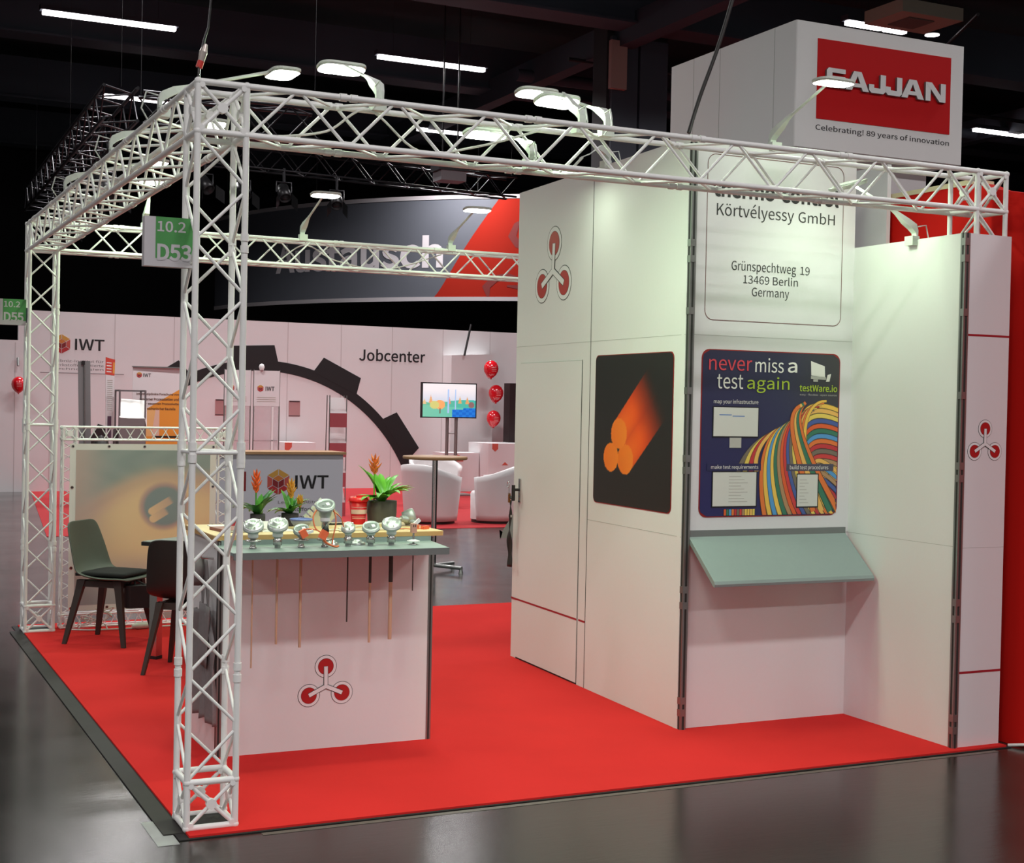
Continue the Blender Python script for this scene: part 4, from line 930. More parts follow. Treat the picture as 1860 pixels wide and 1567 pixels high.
def sign_letter(ch, u0, u1, v0, v1):
    mb = MB(); w_, h = u1-u0, v1-v0
    T = {'S': [[(0,.44),(0,.86),(.10,1),(.94,1),(.94,.77),(.28,.77),(.28,.44)], [(0,.44),(.08,.40),(.94,.40),(1,.48),(.92,.60),(.05,.60)], [(.04,0),(.90,0),(1,.14),(1,.50),(.72,.50),(.72,.23),(.04,.23)]],
         'A': [[(0,0),(.27,0),(.57,1),(.34,1)], [(1,0),(.73,0),(.43,1),(.66,1)], [(.2,.18),(.8,.18),(.74,.38),(.26,.38)]],
         'J': [[(.68,.12),(1,.12),(1,1),(.68,1)], [(.14,0),(.86,0),(1,.14),(.95,.27),(.05,.27),(.0,.14)], [(0,.12),(.3,.12),(.3,.44),(0,.44)]],
         'N': [[(0,0),(.25,0),(.25,1),(0,1)], [(.75,0),(1,0),(1,1),(.75,1)], [(.0,1),(.3,1),(1,0),(.7,0)]]}[ch]
    for k, poly in enumerate(T): mb.flat(FS, [(u0+x*w_, v0+y*h) for x, y in poly], .004, .022+.0003*k, WHITE, LSIDE)
    return obj('raised_letter', mb, t)
for ch, a, b in (('S', .222, .378), ('A', .372, .556), ('J', .556, .69), ('J', .69, .823), ('A', .818, 1.004), ('N', 1.018, 1.185)): sign_letter(ch, a, b, 3.660, 3.780)
mb = MB(); text(mb, FS, 'Celebrating! 89 years of innovation', .161, 1.243, 3.378, 3.424, .0012, BLACK, .004); obj('lettering', mb, t)
# white cable bits on the floor by the red wall
loopcable('power_cable', [(4.02, -.06, .008), (4.10, -.14, .02), (4.2, -.2, .008), (4.4, -.24, .008)], .008, CW, 'white cable end on the floor at the foot of the red wall')

# ------------------------------------------------------------------ hall neighbours: job centre stand
mb = MB(); mb.box((1.0, 11.85, 0), (16, 20.4, .004), mat('stand_carpet', (170, 30, 36), .95, noise=.08, scale=3)); mb.v = [((1.06+(v[1]-11.8)*.10 if v[0] < 2 else v[0]), v[1], v[2]) for v in mb.v]
finish(obj('hall_carpet', mb), 'red carpet of the job centre stand in the background', 'carpet', kind='structure')
mb = MB().flat(FG, [(1.64, 0), (14, 0), (14, 3.05), (1.64, 3.05)], -.08, 0, BWALL); mb.flat(FG, [(-6, 0), (1.64, 0), (1.64, 2.54), (-6, 2.54)], -.08, 0, BWALL)
for u in (1.59, 2.16, 3.23, 4.26, 5.31, 6.352, 7.39, 8.42, 9.48, 10.5): mb.flat(FG, [(u, 0), (u+.012, 0), (u+.012, 2.5 if u < 1.6 else 3.05), (u, 2.5 if u < 1.6 else 3.05)], 0, .002, mat('seam_pinkgrey', (190, 184, 184), .7))
jw = struct('wall_job_stand', mb)
# gear emblem
gm = MB(); gc = (5.871, -.958); Ro, Ri = 3.30, 3.11
def pol(r_, a): return (gc[0]+r_*math.cos(a), gc[1]+r_*math.sin(a))
P = [[FG(*pol(Ri, math.radians(a)), .006), FG(*pol(Ro, math.radians(a)), .006)] for a in range(18, 163, 2)]
gm.grid(P, BLACK, False, True)
for k in range(-2, 3):
    a = math.radians(92.9-k*28.8); ta = (math.cos(a), math.sin(a)); na = (-ta[1], ta[0])
    def q_(r_, o_): return (gc[0]+ta[0]*r_+na[0]*o_, gc[1]+ta[1]*r_+na[1]*o_)
    gm.flat(FG, [q_(3.24, -.475), q_(3.24, .475), q_(3.565, .412), q_(3.565, -.412)], 0, .007, BLACK)
obj('gear_emblem', gm, jw)
mb = MB(); text(mb, FG, 'Jobcenter', 7.755, 9.115, 2.395, 2.625, .004, BLACK, .006); obj('lettering', mb, jw)
LC_ = dict(o=mat('logo_ochre', (200, 150, 66), .5), s=mat('logo_side', (190, 84, 74), .5), b=mat('logo_bottom', (176, 42, 46), .5), t=mat('logo_inner_top', (200, 118, 50), .5), d=mat('logo_inner_dark', (130, 28, 32), .5))
def cube_logo(mb, fr, cu, cv, R, d):
    o = [(cu+R*math.cos(math.radians(90+60*k)), cv+R*math.sin(math.radians(90+60*k))) for k in range(6)]
    i = [(cu+R*.52*math.cos(math.radians(90+60*k)), cv+R*.52*math.sin(math.radians(90+60*k))) for k in range(6)]
    def poly(pts, m):
        c = (sum(p[0] for p in pts)/len(pts), sum(p[1] for p in pts)/len(pts)); g = 1-.09
        mb.flat(fr, [(c[0]+(p[0]-c[0])*g, c[1]+(p[1]-c[1])*g) for p in pts], 0, d, m)
    for k, m in enumerate(('o', 's', 'b', 'b', 's', 'o')): poly([o[k], o[(k+1) % 6], i[(k+1) % 6], i[k]], LC_[m])
    poly([i[0], i[1], (cu, cv), i[5]], LC_['t']); poly([i[1], i[2], i[3], (cu, cv)], LC_['d']); poly([i[3], i[4], i[5], (cu, cv)], LC_['d'])
GT = mat('text_grey', (120, 114, 116), .6)
mb = MB(); cube_logo(mb, FG, 2.345, 2.505, .168, .004); obj('cube_logo', mb, jw)
mb = MB(); line(jw, FG, 'IWT', 2.565, 3.06, 2.41, 2.60, .004, BLACK, .006)
for k, s_ in enumerate(('Leibniz-Institut für Werkstofforientierte', 'Technologien', 'Bremen')): line(jw, FG, 'Leibniz-Institut für' if k == 0 else 'Werkstofforientierte' if k == 1 else 'Technologien', 2.19, 3.05, 2.20-.07*k, 2.245-.07*k, .003, GT)
mb.flat(FG, [(2.0, 2.01), (3.4, 2.01), (3.4, 2.02), (2.0, 2.02)], 0, .003, GT); obj('logo_rule', mb, jw)
# white pavilion wall in front, right
mb = MB(); mb.flat(FG, [(9.5, 0), (14, 0), (14, 2.6), (9.5, 2.56)], .08, .9, BWALL); mb.flat(FG, [(10.38, 0), (10.39, 0), (10.39, 2.6), (10.38, 2.6)], .9, .902, SEAM); struct('wall_job_front', mb) if False else None
mb = MB().flat(FG, [(9.51, 0), (10.41, 0), (10.41, 2.60), (9.51, 2.55)], .0, .35, BWALL); struct('wall_job_recess', mb)
# balloons
BAL = mat('balloon_red', (204, 22, 34), .15, spec=.8)
def balloon(c, r, label):
    t = thing('balloon', label, 'balloon', c, 'red balloons of the job centre stand'); mb = MB()
    mb.lathe([(0, r*1.12), (r*.35, r*1.06), (r*.7, r*.82), (r*.95, r*.38), (r, 0), (r*.93, -r*.4), (r*.7, -r*.8), (r*.4, -r*1.1), (r*.1, -r*1.28)], BAL, c, 22); obj('skin', mb, t)
    mb = MB(); mb.lathe([(r*.06, -r*1.26), (r*.14, -r*1.4), (0, -r*1.4)], BAL, c, 10); obj('knot', mb, t)
    mb = MB(); mb.tube([(c[0], c[1], c[2]-r*1.38), (c[0]+.01, c[1]+r*.8, c[2]-r*1.3), (c[0]+.01, 19.6 if c[0] > 5 else 19.90, c[2]-r*.9)], .004, BAL, 6); obj('ribbon', mb, t)
    mb = MB()
    for k in range(3):
        P = [[V((c[0]+r*1.006*math.sin(a)*math.cos(e), c[1]-r*1.006*math.cos(a)*math.cos(e), c[2]+r*1.0*math.sin(e)*1.06)) for a in [-.35+.1*q for q in range(8)]] for e in (.10-.22*k, .16-.22*k)]
        mb.grid(P, mat('balloon_print', (232, 150, 150), .4))
    obj('print', mb, t)
    return t
balloon((1.62, 19.62, 1.80), .115, 'red balloon on the white wall at the far left'); 
mb = MB(); mb.tube([(1.63, 19.86, 2.24), (1.63, 19.80, 2.11)], .02, PROF); finish(obj('wall_hook', mb, loc=(1.63, 19.82, 2.2)), 'grey hook on the white wall above the left balloon', 'hook')
balloon((10.10, 19.37, 2.30), .142, 'red balloon at the top of the three beside the screen'); balloon((10.21, 19.37, 1.841), .142, 'red balloon in the middle of the three beside the screen'); balloon((10.17, 19.37, 1.366), .135, 'red balloon at the bottom of the three beside the screen')
# TV on a stand
t = thing('screen_stand', 'flat screen on a two pole stand showing a cartoon landscape', 'screen', (8.67, 18.0, 0))
FT = frame((8.145, 18.0), (9.2, 18.0))
mb = MB().flat(FT, [(0, 1.37), (1.056, 1.37), (1.056, 1.992), (0, 1.992)], -.06, 0, BLACK); scn = obj('screen_frame', mb, t)
def tv_fn(s, tt):
    c = mix((206, 226, 240), (236, 244, 246), sst(.45, .85, tt)); 
    h = .48-.05*math.sin(s*5+.6)
    if tt < h: c = mix((110, 196, 160), (70, 190, 176), s)
    if tt < .36-.10*s: c = mix((120, 206, 176), (92, 200, 180), s)
    for cx, w_, y0, y1, cc in ((.15, .04, .42, .66, (226, 176, 120)), (.70, .035, .42, .64, (222, 176, 110)), (.84, .04, .40, .62, (220, 170, 110)), (.50, .03, .40, .60, (216, 150, 120)), (.03, .04, .38, .56, (224, 200, 150))):
        if y0 < tt < y1 and abs(s-cx) < w_*(1-(tt-y0)/(y1-y0)): c = cc
    if math.hypot((s-.32)/.10, (tt-.37)/.14) < 1: c = (238, 178, 112)
    if math.hypot((s-.22)/.09, (tt-.36)/.12) < 1: c = (206, 214, 130)
    if abs(s-.325) < .008 and .10 < tt < .26: c = (110, 90, 70)
    if .47 < s < .50 and .12 < tt < .84 or .60 < s < .625 and .20 < tt < .84: c = (170, 206, 250)
    if s > .55 and tt < .22+.06*(s > .76): c = mix((40, 130, 226), (30, 110, 210), (int(s*16)+int(tt*14)) % 2)
    if math.hypot((s-.92)/.06, (tt-.37)/.09) < 1: c = (140, 110, 110)
    return c
mb = MB(); raster(mb, FT, .022, 1.39, 1.034, 1.972, 100, 64, tv_fn, .003, vcol_mat('screen_glow', .3, .45)); obj('display', mb, scn)
for x in (8.66, 8.83): mb = MB(); mb.tube([(x, 18.05, .03), (x, 18.05, 1.45)], .03, PROF, 12); obj('pole', mb, t)
mb = MB(); mb.tube([(8.66, 18.05, 1.1), (8.83, 18.05, 1.1)], .008, PROF); mb.box((8.4, 17.8, .005), (9.1, 18.3, .03), PROF); obj('base', mb, t)
# black tall speaker/cupboard, cabinet
mb = MB(); mb.box((10.44, 19.24, .915), (10.9, 19.5, 2.035), mat('dark_brown_black', (40, 22, 24), .6)); finish(obj('dark_panel', mb, loc=(10.4, 18.9, .92)), 'tall black panel standing on the white cabinet beside the balloons', 'panel')
t = thing('white_cabinet', 'white cabinet with a red arrow mark under the black panel', 'cabinet', (10.3, 19, 0))
mb = MB(); mb.box((9.73, 18.6, 0), (11.2, 19.52, .91), BWALL); obj('body', mb, t)
FCAB = frame((9.73, 18.6), (11, 18.6)); ARW = mat('arrow_red', (206, 96, 82), .5)
mb = MB(); mb.flat(FCAB, [(.07, .905), (.07, .81), (.13, .76), (.19, .81), (.19, .905)], 0, .003, ARW); mb.flat(FCAB, [(.27, .51), (.40, .51), (.335, .57)], 0, .003, ARW); obj('arrow_mark', mb, t)
t = thing('white_cabinet', 'low white cabinet with a red arrow mark behind the bistro table', 'cabinet', (8.4, 19.2, 0)); mb = MB(); mb.box((9.0, 19.0, 0), (9.72, 19.5, .72), BWALL); obj('body', mb, t)
FC3 = frame((9.0, 19.0), (9.72, 19.0)); mb = MB().flat(FC3, [(.10, .56), (.40, .56), (.40, .64), (.25, .70), (.10, .64)], 0, .003, ARW); obj('arrow_mark', mb, t)
t = thing('white_cabinet', 'low white cabinet with a red mark behind the clear holders', 'cabinet', (6.4, 19.5, 0)); mb = MB(); mb.box((6.08, 19.3, 0), (6.65, 19.9, .88), BWALL); obj('body', mb, t)
FC2 = frame((6.08, 19.3), (6.65, 19.3)); mb = MB().flat(FC2, [(0, .88), (.13, .88), (.13, .80), (.06, .72), (0, .76)], 0, .003, ARW); obj('arrow_mark', mb, t)
# bistro tables
def bistro(x, y, h, r, label):
    t = thing('bistro_table', label, 'table', (x, y, 0), 'round wooden bistro tables'); mb = MB(); mb.lathe([(r-.01, h-.03), (r, h-.024), (r, h-.004), (r-.004, h), (0, h)], TABLEWOOD, (x, y, 0), 40); obj('tabletop', mb, t)
    mb = MB(); mb.tube([(x, y, .05), (x, y, h-.03)], .026, STEEL, 16); obj('pole', mb, t)
    for k in range(4):
        a = .55+k*math.pi/2; d = V((math.cos(a), math.sin(a), 0))
        mb = MB(); mb.tube([V((x, y, .055)), V((x, y, .05))+d*.34], .018, PROF, 8); mb.tube([V((x, y, .05))+d*.33, V((x, y, .0))+d*.33], [.012, .024], PROF, 10); obj('foot', mb, t)
    return t
bistro(4.10, 7.55, 1.115, .315, 'round bistro table with a chrome pole before the white tub chairs')
bistro(10.35, 17.2, .80, .36, 'round wooden table top just left of the cabin door')
# tub armchairs
TUB = mat('tub_white', (216, 212, 212), .5)
def tub(x, y, rz, label):
    t = thing('tub_armchair', label, 'armchair', (x, y, 0), 'white tub armchairs', rz, True)
    P = []; n = 33
    for j in range(9):
        s_ = j/8; row = []
        for k in range(n):
            a = math.radians(-215+250*k/(n-1)); q = abs((k/(n-1))-.5)*2
            top = .80-.17*sst(.12, 1.0, q); z = .04+(top-.04)*s_; r_ = (.36+.06*s_)
            row.append(V((r_*math.cos(a), r_*math.sin(a)*1.0, z)))
        P.append(row)
    mb = MB(); mb.grid(P, TUB); o = obj('backrest', mb, t); md = o.modifiers.new('s', 'SOLIDIFY'); md.thickness = .06; md.offset = -1
    mb = MB(); mb.lathe([(.34, .05), (.345, .40), (.32, .43), (0, .44)], TUB, (0, 0, 0), 28); obj('seat', mb, t)
    mb = MB(); mb.lathe([(.33, .005), (.33, .06)], DPLAST, (0, 0, 0), 24); obj('base', mb, t)
    return t
tub(6.20, 12.75, math.radians(-62), 'white tub armchair behind the bistro table pole'); tub(7.12, 12.65, math.radians(55), 'white tub armchair cut off by the cabin wall')
t = tub(7.4, 15.5, math.radians(180), 'white tub armchair further back between the other two')
# IWT counter
t = thing('reception_counter', 'grey white reception counter with a cube logo behind our counter', 'counter', (4, 12.2, 0))
mb = MB(); mb.box((2.75, 12.0, .005), (4.68, 12.5, .955), mat('counter_greywhite', (206, 206, 214), .5)); bd = obj('body', mb, t)
mb = MB(); mb.box((2.70, 11.96, .955), (4.71, 12.55, .985), TABLEWOOD); obj('tabletop', mb, t)
FI = frame((3.4, 12.0), (4.68, 12.0)); mb = MB(); cube_logo(mb, FI, .44, .612, .165, .003); obj('cube_logo', mb, bd)
mb = MB(); line(bd, FI, 'IWT', .655, 1.09, .525, .692, .003, BLACK, .006); line(bd, FI, 'Leibniz-Institut für', .44, 1.1, .34, .38, .003, GT); line(bd, FI, 'Werkstofforientierte', .44, 1.14, .245, .295, .003, BLACK); line(bd, FI, 'Technologien', .44, .90, .145, .195, .003, BLACK)
mb = MB(); FI2 = frame((2.75, 12.0), (4.68, 12.0)); mb.flat(FI2, [(.60, .50), (.68, .50), (.68, .74), (.60, .74)], 0, .003, LC_['d']); obj('red_mark', mb, bd)
# brochure rack tall
REDT = mat('rack_red', (176, 84, 92), .6)
def brack(x, y, w_, h, label, n=4):
    t = thing('brochure_rack', label, 'rack', (x, y, 0)); 
    for xx in (x, x+w_):
        mb = MB(); mb.tube([(xx, y, .005), (xx, y, h)], .008, PROF, 8); mb.tube([(xx, y+.18, .005), (xx, y+.12, h)], .008, PROF, 8); obj('upright', mb, t)
    for k in range(n):
        z = h-.25-k*.42
        mb = MB(); mb.add([(x+.005, y-.02, z), (x+w_-.005, y-.02, z), (x+w_-.005, y+.10, z+.22), (x+.005, y+.10, z+.22)], [(0, 1, 2, 3), (3, 2, 1, 0)], WHITE); o = obj('brochure', mb, t)
        mb = MB(); mb.box((x+.003, y-.03, z-.20), (x+w_-.003, y+.0, z-.001), REDT); obj('tray', mb, t)
    return t
brack(5.15, 14.0, .25, 1.71, 'tall narrow brochure rack with white leaflets and reddish trays')
# acrylic leaflet towers
ACR = mat('acrylic', (236, 226, 228), .08, trans=.85, spec=.6)
def acrylic(x, y, label):
    t = thing('leaflet_tower', label, 'display', (x, y, 0), 'clear leaflet towers'); w_ = .40
    fr = frame((x, y), (x+w_, y))
    mb = MB().flat(fr, [(0, 1.53), (w_, 1.53), (w_, 2.07), (0, 2.07)], -.02, 0, BWALL); obj('header', mb, t)
    mb = MB(); cube_logo(mb, fr, .10, 1.80, .055, .002); obj('cube_logo', mb, t)
    mb = MB(); line(t, fr, 'IWT', .18, .32, 1.765, 1.83, .002, BLACK, .006)
    for k in range(3): mb.flat(fr, [(.05, 1.66-.03*k), (.34, 1.66-.03*k), (.34, 1.668-.03*k), (.05, 1.668-.03*k)], 0, .002, PG)
    obj('text_lines', mb, t)
    for xx in (0, w_): mb = MB(); mb.tube([fr(xx, .0, -.01), fr(xx, 2.08, -.01)], .010, PROF, 8); obj('upright', mb, t)
    mb = MB(); mb.box((x+.015, y+.005, .84), (x+w_-.015, y+.012, 1.53), ACR); mb.box((x+.28, y, .8), (x+.31, y+.03, 1.52), WHITE); mb.box((x+.02, y, 1.0), (x+w_-.02, y+.06, 1.012), ACR); mb.box((x+.05, y+.02, .02), (x+w_-.05, y+.06, .84), ACR); obj('clear_panel', mb, t)
    return t
acrylic(4.605, 16.0, 'leaflet tower with a logo header, right of the pair by the post'); acrylic(4.16, 16.02, 'leaflet tower half hidden by the front corner post')
mb = MB(); mb.lathe([(0, .10), (.03, .09), (.045, .05), (.03, .0)], WHITE, (4.72, 16.0, 2.075), 12); finish(obj('clip_lamp', mb, loc=(4.72, 16, 2.07)), 'small white clip lamp on top of the leaflet tower', 'lamp')
for k, (u0, u1, lb) in enumerate(((5.02, 5.25, 'small reddish notice on the white wall seen between the post tubes'), (6.394, 6.61, 'small reddish notice on the white wall right of the leaflet tower'))):
    t = thing('wall_notice', lb, 'notice', FG(u0, 1.3, 0)); mb = MB().flat(FG, [(u0, 1.334), (u1, 1.334), (u1, 1.62), (u0, 1.62)], 0, .01, mat('notice_pink', (176, 132, 132), .6)); obj('sheet', mb, t)
    mb = MB().flat(FG, [(u0+.01, 1.595), (u1-.01, 1.595), (u1-.01, 1.618), (u0+.01, 1.618)], .01, .013, mat('notice_dark', (74, 52, 56), .6)); mb.flat(FG, [(u0, 1.338), (u1, 1.338), (u1, 1.35), (u0, 1.35)], .01, .013, MATS['notice_dark']); obj('header_line', mb, t)
# roll-up banners
GREYB = mat('rollup_grey', (120, 124, 124), .6)
t = thing('rollup_banner', 'tall grey back of a roll-up banner in the far stand', 'banner', (2.27, 17, 0)); mb = MB(); mb.add([(2.225, 17, .05), (2.40, 17.03, .05), (2.352, 17.03, 2.16), (2.17, 17, 2.145)], [(0, 1, 2, 3), (3, 2, 1, 0)], GREYB); mb.add([(2.225, 17.02, .05), (2.40, 17.05, .05), (2.352, 17.05, 2.16), (2.17, 17.02, 2.145)], [(0, 1, 2, 3), (3, 2, 1, 0)], GREYB); obj('sheet', mb, t)
mb = MB(); mb.tube([(2.30, 17.0, .05), (2.262, 17.0, 2.12)], .01, PROF); mb.box((2.22, 16.99, 2.10), (2.27, 17.0, 2.16), BLACK); obj('support_pole', mb, t)
mb = MB(); mb.box((2.2, 16.92, .006), (2.45, 17.12, .06), PROF); obj('base', mb, t)
t = thing('rollup_banner', 'narrow roll-up banner with a red head seen nearly edge on', 'banner', (2.65, 17, 0)); fr = frame((2.575, 17.0), (2.72, 17.02))
mb = MB().flat(fr, [(.03, .05), (.118, .05), (.145, 2.19), (0, 2.225)], -.01, 0, BWALL); obj('sheet', mb, t)
mb = MB().flat(fr, [(-.005, 1.965), (.138, 1.95), (.145, 2.19), (0, 2.225)], 0, .003, mat('rollup_red', (206, 74, 60), .5)); mb.flat(fr, [(.11, 1.98), (.135, 1.98), (.14, 2.15), (.115, 2.15)], .003, .004, mat('rollup_orange', (226, 160, 70), .5))
for k in range(4): mb.flat(fr, [(.015, 2.0+.045*k), (.09, 1.995+.045*k), (.09, 2.01+.045*k), (.015, 2.015+.045*k)], .003, .004, WHITE)
obj('red_head', mb, t)
mb = MB()
for k in range(16): mb.flat(fr, [(.03, 1.42+.03*k), (.11, 1.42+.03*k), (.11, 1.43+.03*k), (.03, 1.43+.03*k)], 0, .002, PG)
mb.flat(fr, [(.04, 1.0), (.10, 1.0), (.10, 1.33), (.04, 1.33)], 0, .002, mat('rollup_photo', (96, 70, 90), .6)); obj('text_lines', mb, t)
mb = MB(); mb.box((2.56, 16.9, .006), (2.75, 17.12, .06), PROF); obj('base', mb, t)
t = thing('rollup_banner', 'wide white roll-up banner with an orange lower corner and logo', 'banner', (3.45, 17.3, 0)); fr = frame((3.04, 17.3), (3.80, 17.32))
mb = MB().flat(fr, [(0, .06), (.76, .06), (.76, 2.09), (0, 2.09)], -.008, 0, BWALL); obj('sheet', mb, t)
OR_ = mat('rollup_amber', (226, 152, 56), .5)
mb = MB().flat(fr, [(.14, .06), (.76, .06), (.76, 1.78), (.22, 1.45), (.14, 1.42)], 0, .002, OR_); mb.flat(fr, [(.16, 1.02), (.42, 1.02), (.42, 1.44), (.16, 1.44)], .002, .003, mat('rollup_pale', (232, 186, 120), .5)); mb.flat(fr, [(.30, 1.02), (.42, 1.02), (.42, 1.44), (.36, 1.44)], .003, .0035, mat('rollup_pinkish', (222, 190, 170), .5)); obj('orange_field', mb, t)
mb = MB(); cube_logo(mb, fr, .10, 1.975, .048, .002); obj('cube_logo', mb, t)
mb = MB(); line(t, fr, 'IWT', .16, .28, 1.945, 2.0, .002, BLACK, .006)
for k, s_ in enumerate(('Interdisziplinäre Forschung von', 'moderner Prozessketten und', 'der gesamten Prozesskette', 'mechanischer Bauteile')): line(t, fr, s_, .06+.05*k, .72-.05*(k == 3), 1.655-.075*k, 1.70-.075*k, .004, mat('text_brown', (96, 60, 40), .6), .01)
mb.flat(fr, [(.35, 1.0), (.72, 1.0), (.72, 1.03), (.35, 1.03)], .003, .004, BLACK); obj('photo_strip', mb, t)
mb = MB(); mb.box((3.03, 17.27, 2.09), (3.81, 17.33, 2.11), PROF); mb.box((3.03, 17.15, .006), (3.81, 17.45, .06), PROF); obj('rail', mb, t)
# grey brochure rack in front
t = thing('brochure_rack', 'grey brochure rack with a sloped white leaflet tray before the far banners', 'rack', (2.95, 16.6, 0))
for x in (2.72, 3.10):
    mb = MB()
    for yy in (16.6, 16.95): mb.box((x-.012, yy-.012, .005), (x+.012, yy+.012, 1.73), mat('rack_grey', (104, 100, 102), .5))
    mb.box((x-.012, 16.6, 1.71), (x+.012, 16.95, 1.735), MATS['rack_grey']); obj('side_frame', mb, t)
mb = MB(); mb.box((2.71, 16.94, 1.71), (3.11, 16.96, 1.735), MATS['rack_grey']); obj('top_rail', mb, t)
mb = MB(); mb.box((2.71, 16.55, .75), (3.09, 16.6, 1.31), mat('rack_front', (120, 116, 116), .5)); obj('front_panel', mb, t)
mb = MB(); mb.add([(2.71, 16.56, 1.32), (3.09, 16.56, 1.29), (3.18, 16.92, 1.58), (2.80, 16.92, 1.60)], [(0, 1, 2, 3), (3, 2, 1, 0)], PAPER); mb.add([(3.09, 16.55, 1.29), (3.12, 16.56, 1.16), (3.185, 16.9, 1.45), (3.18, 16.92, 1.58)], [(0, 1, 2, 3), (3, 2, 1, 0)], PAPER); obj('leaflet_tray', mb, t)
mb = MB(); mb.lathe([(0, 1.05), (.10, 1.0), (.14, .7), (.14, 0)], DPLAST, (2.46, 16.6, .005), 16); finish(obj('waste_bin', mb, loc=(2.46, 16.6, 0)), 'black round bin beside the grey brochure rack', 'bin')

# ------------------------------------------------------------------ hanging curved banner
BGREY = mat('hang_banner_grey', (84, 87, 96), .7, noise=.06, scale=2); BRED = mat('hang_banner_red', (150, 34, 22), .8, spec=.1); RAIL = mat('banner_rail', (196, 190, 194), .4, .3)
import math as _m
# circle through the three bottom-edge points
A_, B_, C_ = V((8.715, 34.934)), V((10.777, 29.402)), V((13.899, 26.207))
def circum(a, b, c):
    d = 2*(a.x*(b.y-c.y)+b.x*(c.y-a.y)+c.x*(a.y-b.y))
    ux = ((a.x**2+a.y**2)*(b.y-c.y)+(b.x**2+b.y**2)*(c.y-a.y)+(c.x**2+c.y**2)*(a.y-b.y))/d
    uy = ((a.x**2+a.y**2)*(c.x-b.x)+(b.x**2+b.y**2)*(a.x-c.x)+(c.x**2+c.y**2)*(b.x-a.x))/d
    return V((ux, uy))
cc = circum(A_, B_, C_); Rr = (A_-cc).length
aa = math.atan2(A_.y-cc.y, A_.x-cc.x); ab = math.atan2(C_.y-cc.y, C_.x-cc.x)
if ab-aa > math.pi: ab -= 2*math.pi
if aa-ab > math.pi: aa -= 2*math.pi
ANG = ab-aa; ZB, ZT = 4.20, 6.698
def FH(u, v, d=0):   # u along the arc in 0..1 between the two points, v height
    a = aa+ANG*u; r_ = Rr+d
    return V((cc.x+r_*math.cos(a), cc.y+r_*math.sin(a), v))
hb = thing('hanging_banner', 'large curved dark grey hanging banner with white lettering and a red end', 'banner', tuple(FH(.6, ZB)))
us = [-.03+1.5*k/60 for k in range(61)]
mb = MB(); mb.grid([[FH(u, ZB, 0), FH(u, ZT, 0)] for u in us], BGREY); mb.grid([[FH(u, ZB, -.03), FH(u, ZT, -.03)] for u in us], BGREY, True, True); obj('fabric', mb, hb)
mb = MB()
for z in (ZB, ZT): mb.grid([[FH(u, z-.05, -.03), FH(u, z-.05, .015), FH(u, z+.05, .015), FH(u, z+.05, -.03), FH(u, z-.05, -.03)] for u in us], RAIL, False)
obj('rail', mb, hb)
mb = MB()
P = []
for k in range(25):
    s_ = k/24; z = ZB+.03+(ZT-ZB-.06)*s_
    u0 = .794+.16*(s_**.85)-.012*math.sin(s_*math.pi); P.append([FH(u0+(1.45-u0)*j/14, z, .004) for j in range(15)])
mb.grid(P, BRED); obj('red_field', mb, hb)
mb = MB(); vs, fs = text2d('Austausch', .012)
mb.add([FH(.304+.513*x, 4.962+.813*y, .008) for x, y in vs], fs, mat('banner_white_print', (206, 200, 204), .6)); obj('lettering', mb, hb)
mb = MB(); FCE = mat('banner_face_print', (112, 30, 28), .6)
for pts, ws in (([(.93, 4.258), (.925, 4.490), (.945, 4.694), (.975, 4.752), (1.0, 4.694)], [.01, .03, .035, .035, .02]), ([(1.03, 5.362), (1.0, 5.507), (.985, 5.725), (.995, 6.015), (1.03, 6.233)], [.02, .03, .03, .02, .01]), ([(.975, 4.519), (1.0, 4.490), (1.04, 4.534)], [.01, .02, .02])):
    Lp, Rp = ribbon([(p[0]*7, p[1]) for p in pts], [w_*4.6 for w_ in ws]); mb.grid([[FH(b[0]/7, b[1], .008), FH(a[0]/7, a[1], .008)] for a, b in zip(Lp, Rp)], FCE)
obj('face_print', mb, hb)
mb = MB()
for u in (.05, .45, .9): mb.tube([FH(u, ZT, 0), FH(u, 9.6, 0)], .008, RIG, 6)

obj('suspension_wire', mb, hb)
mb = MB(); mb.tube([(9.9, 19.9, 3.15), (9.75, 19.85, 2.55)], .022, BLACK, 8); finish(obj('hanging_strap', mb, loc=(9.8, 19.9, 3.1)), 'short black strap hanging over the top of the white job stand wall', 'strap')

# ------------------------------------------------------------------ rigging in the dark hall
RIGT = mat('rig_truss_dark', (48, 48, 52), .4, .5)
def rig(p, q, s_, label):
    p, q = V(p), V(q); d = (q-p).normalized(); sd = V((-d.y, d.x, 0))
    o = obj('rigging_truss', tbox(p, q, s_, sd, (0, 0, 1), .42, 0, .024, .012, RIGT, collars=False), loc=tuple(p)); finish(o, label, 'truss', 'dark lighting trusses under the hall ceiling')
    mb = MB()
    n = max(1, int((q-p).length/5))
    for k in range(n+1):
        c = p.lerp(q, k/n)+sd*s_/2; mb.tube([c+V((0, 0, s_)), V((c.x, c.y, 9.6))], .0025, HALLBLACK, 6)
    obj('hanger', mb, o); return o
rig((2.45, 13.75, 5.2), (4.8, 13.65, 5.2), .42, 'dark lighting truss running behind the top of the left truss corner')
rig((2.35, 13.6, 5.2), (2.6, 24, 5.2), .42, 'dark lighting truss running away to the left into the hall')
rig((5.0, 23.5, 6.4), (13.0, 24.5, 6.4), .45, 'dark lighting truss above the curved banner')
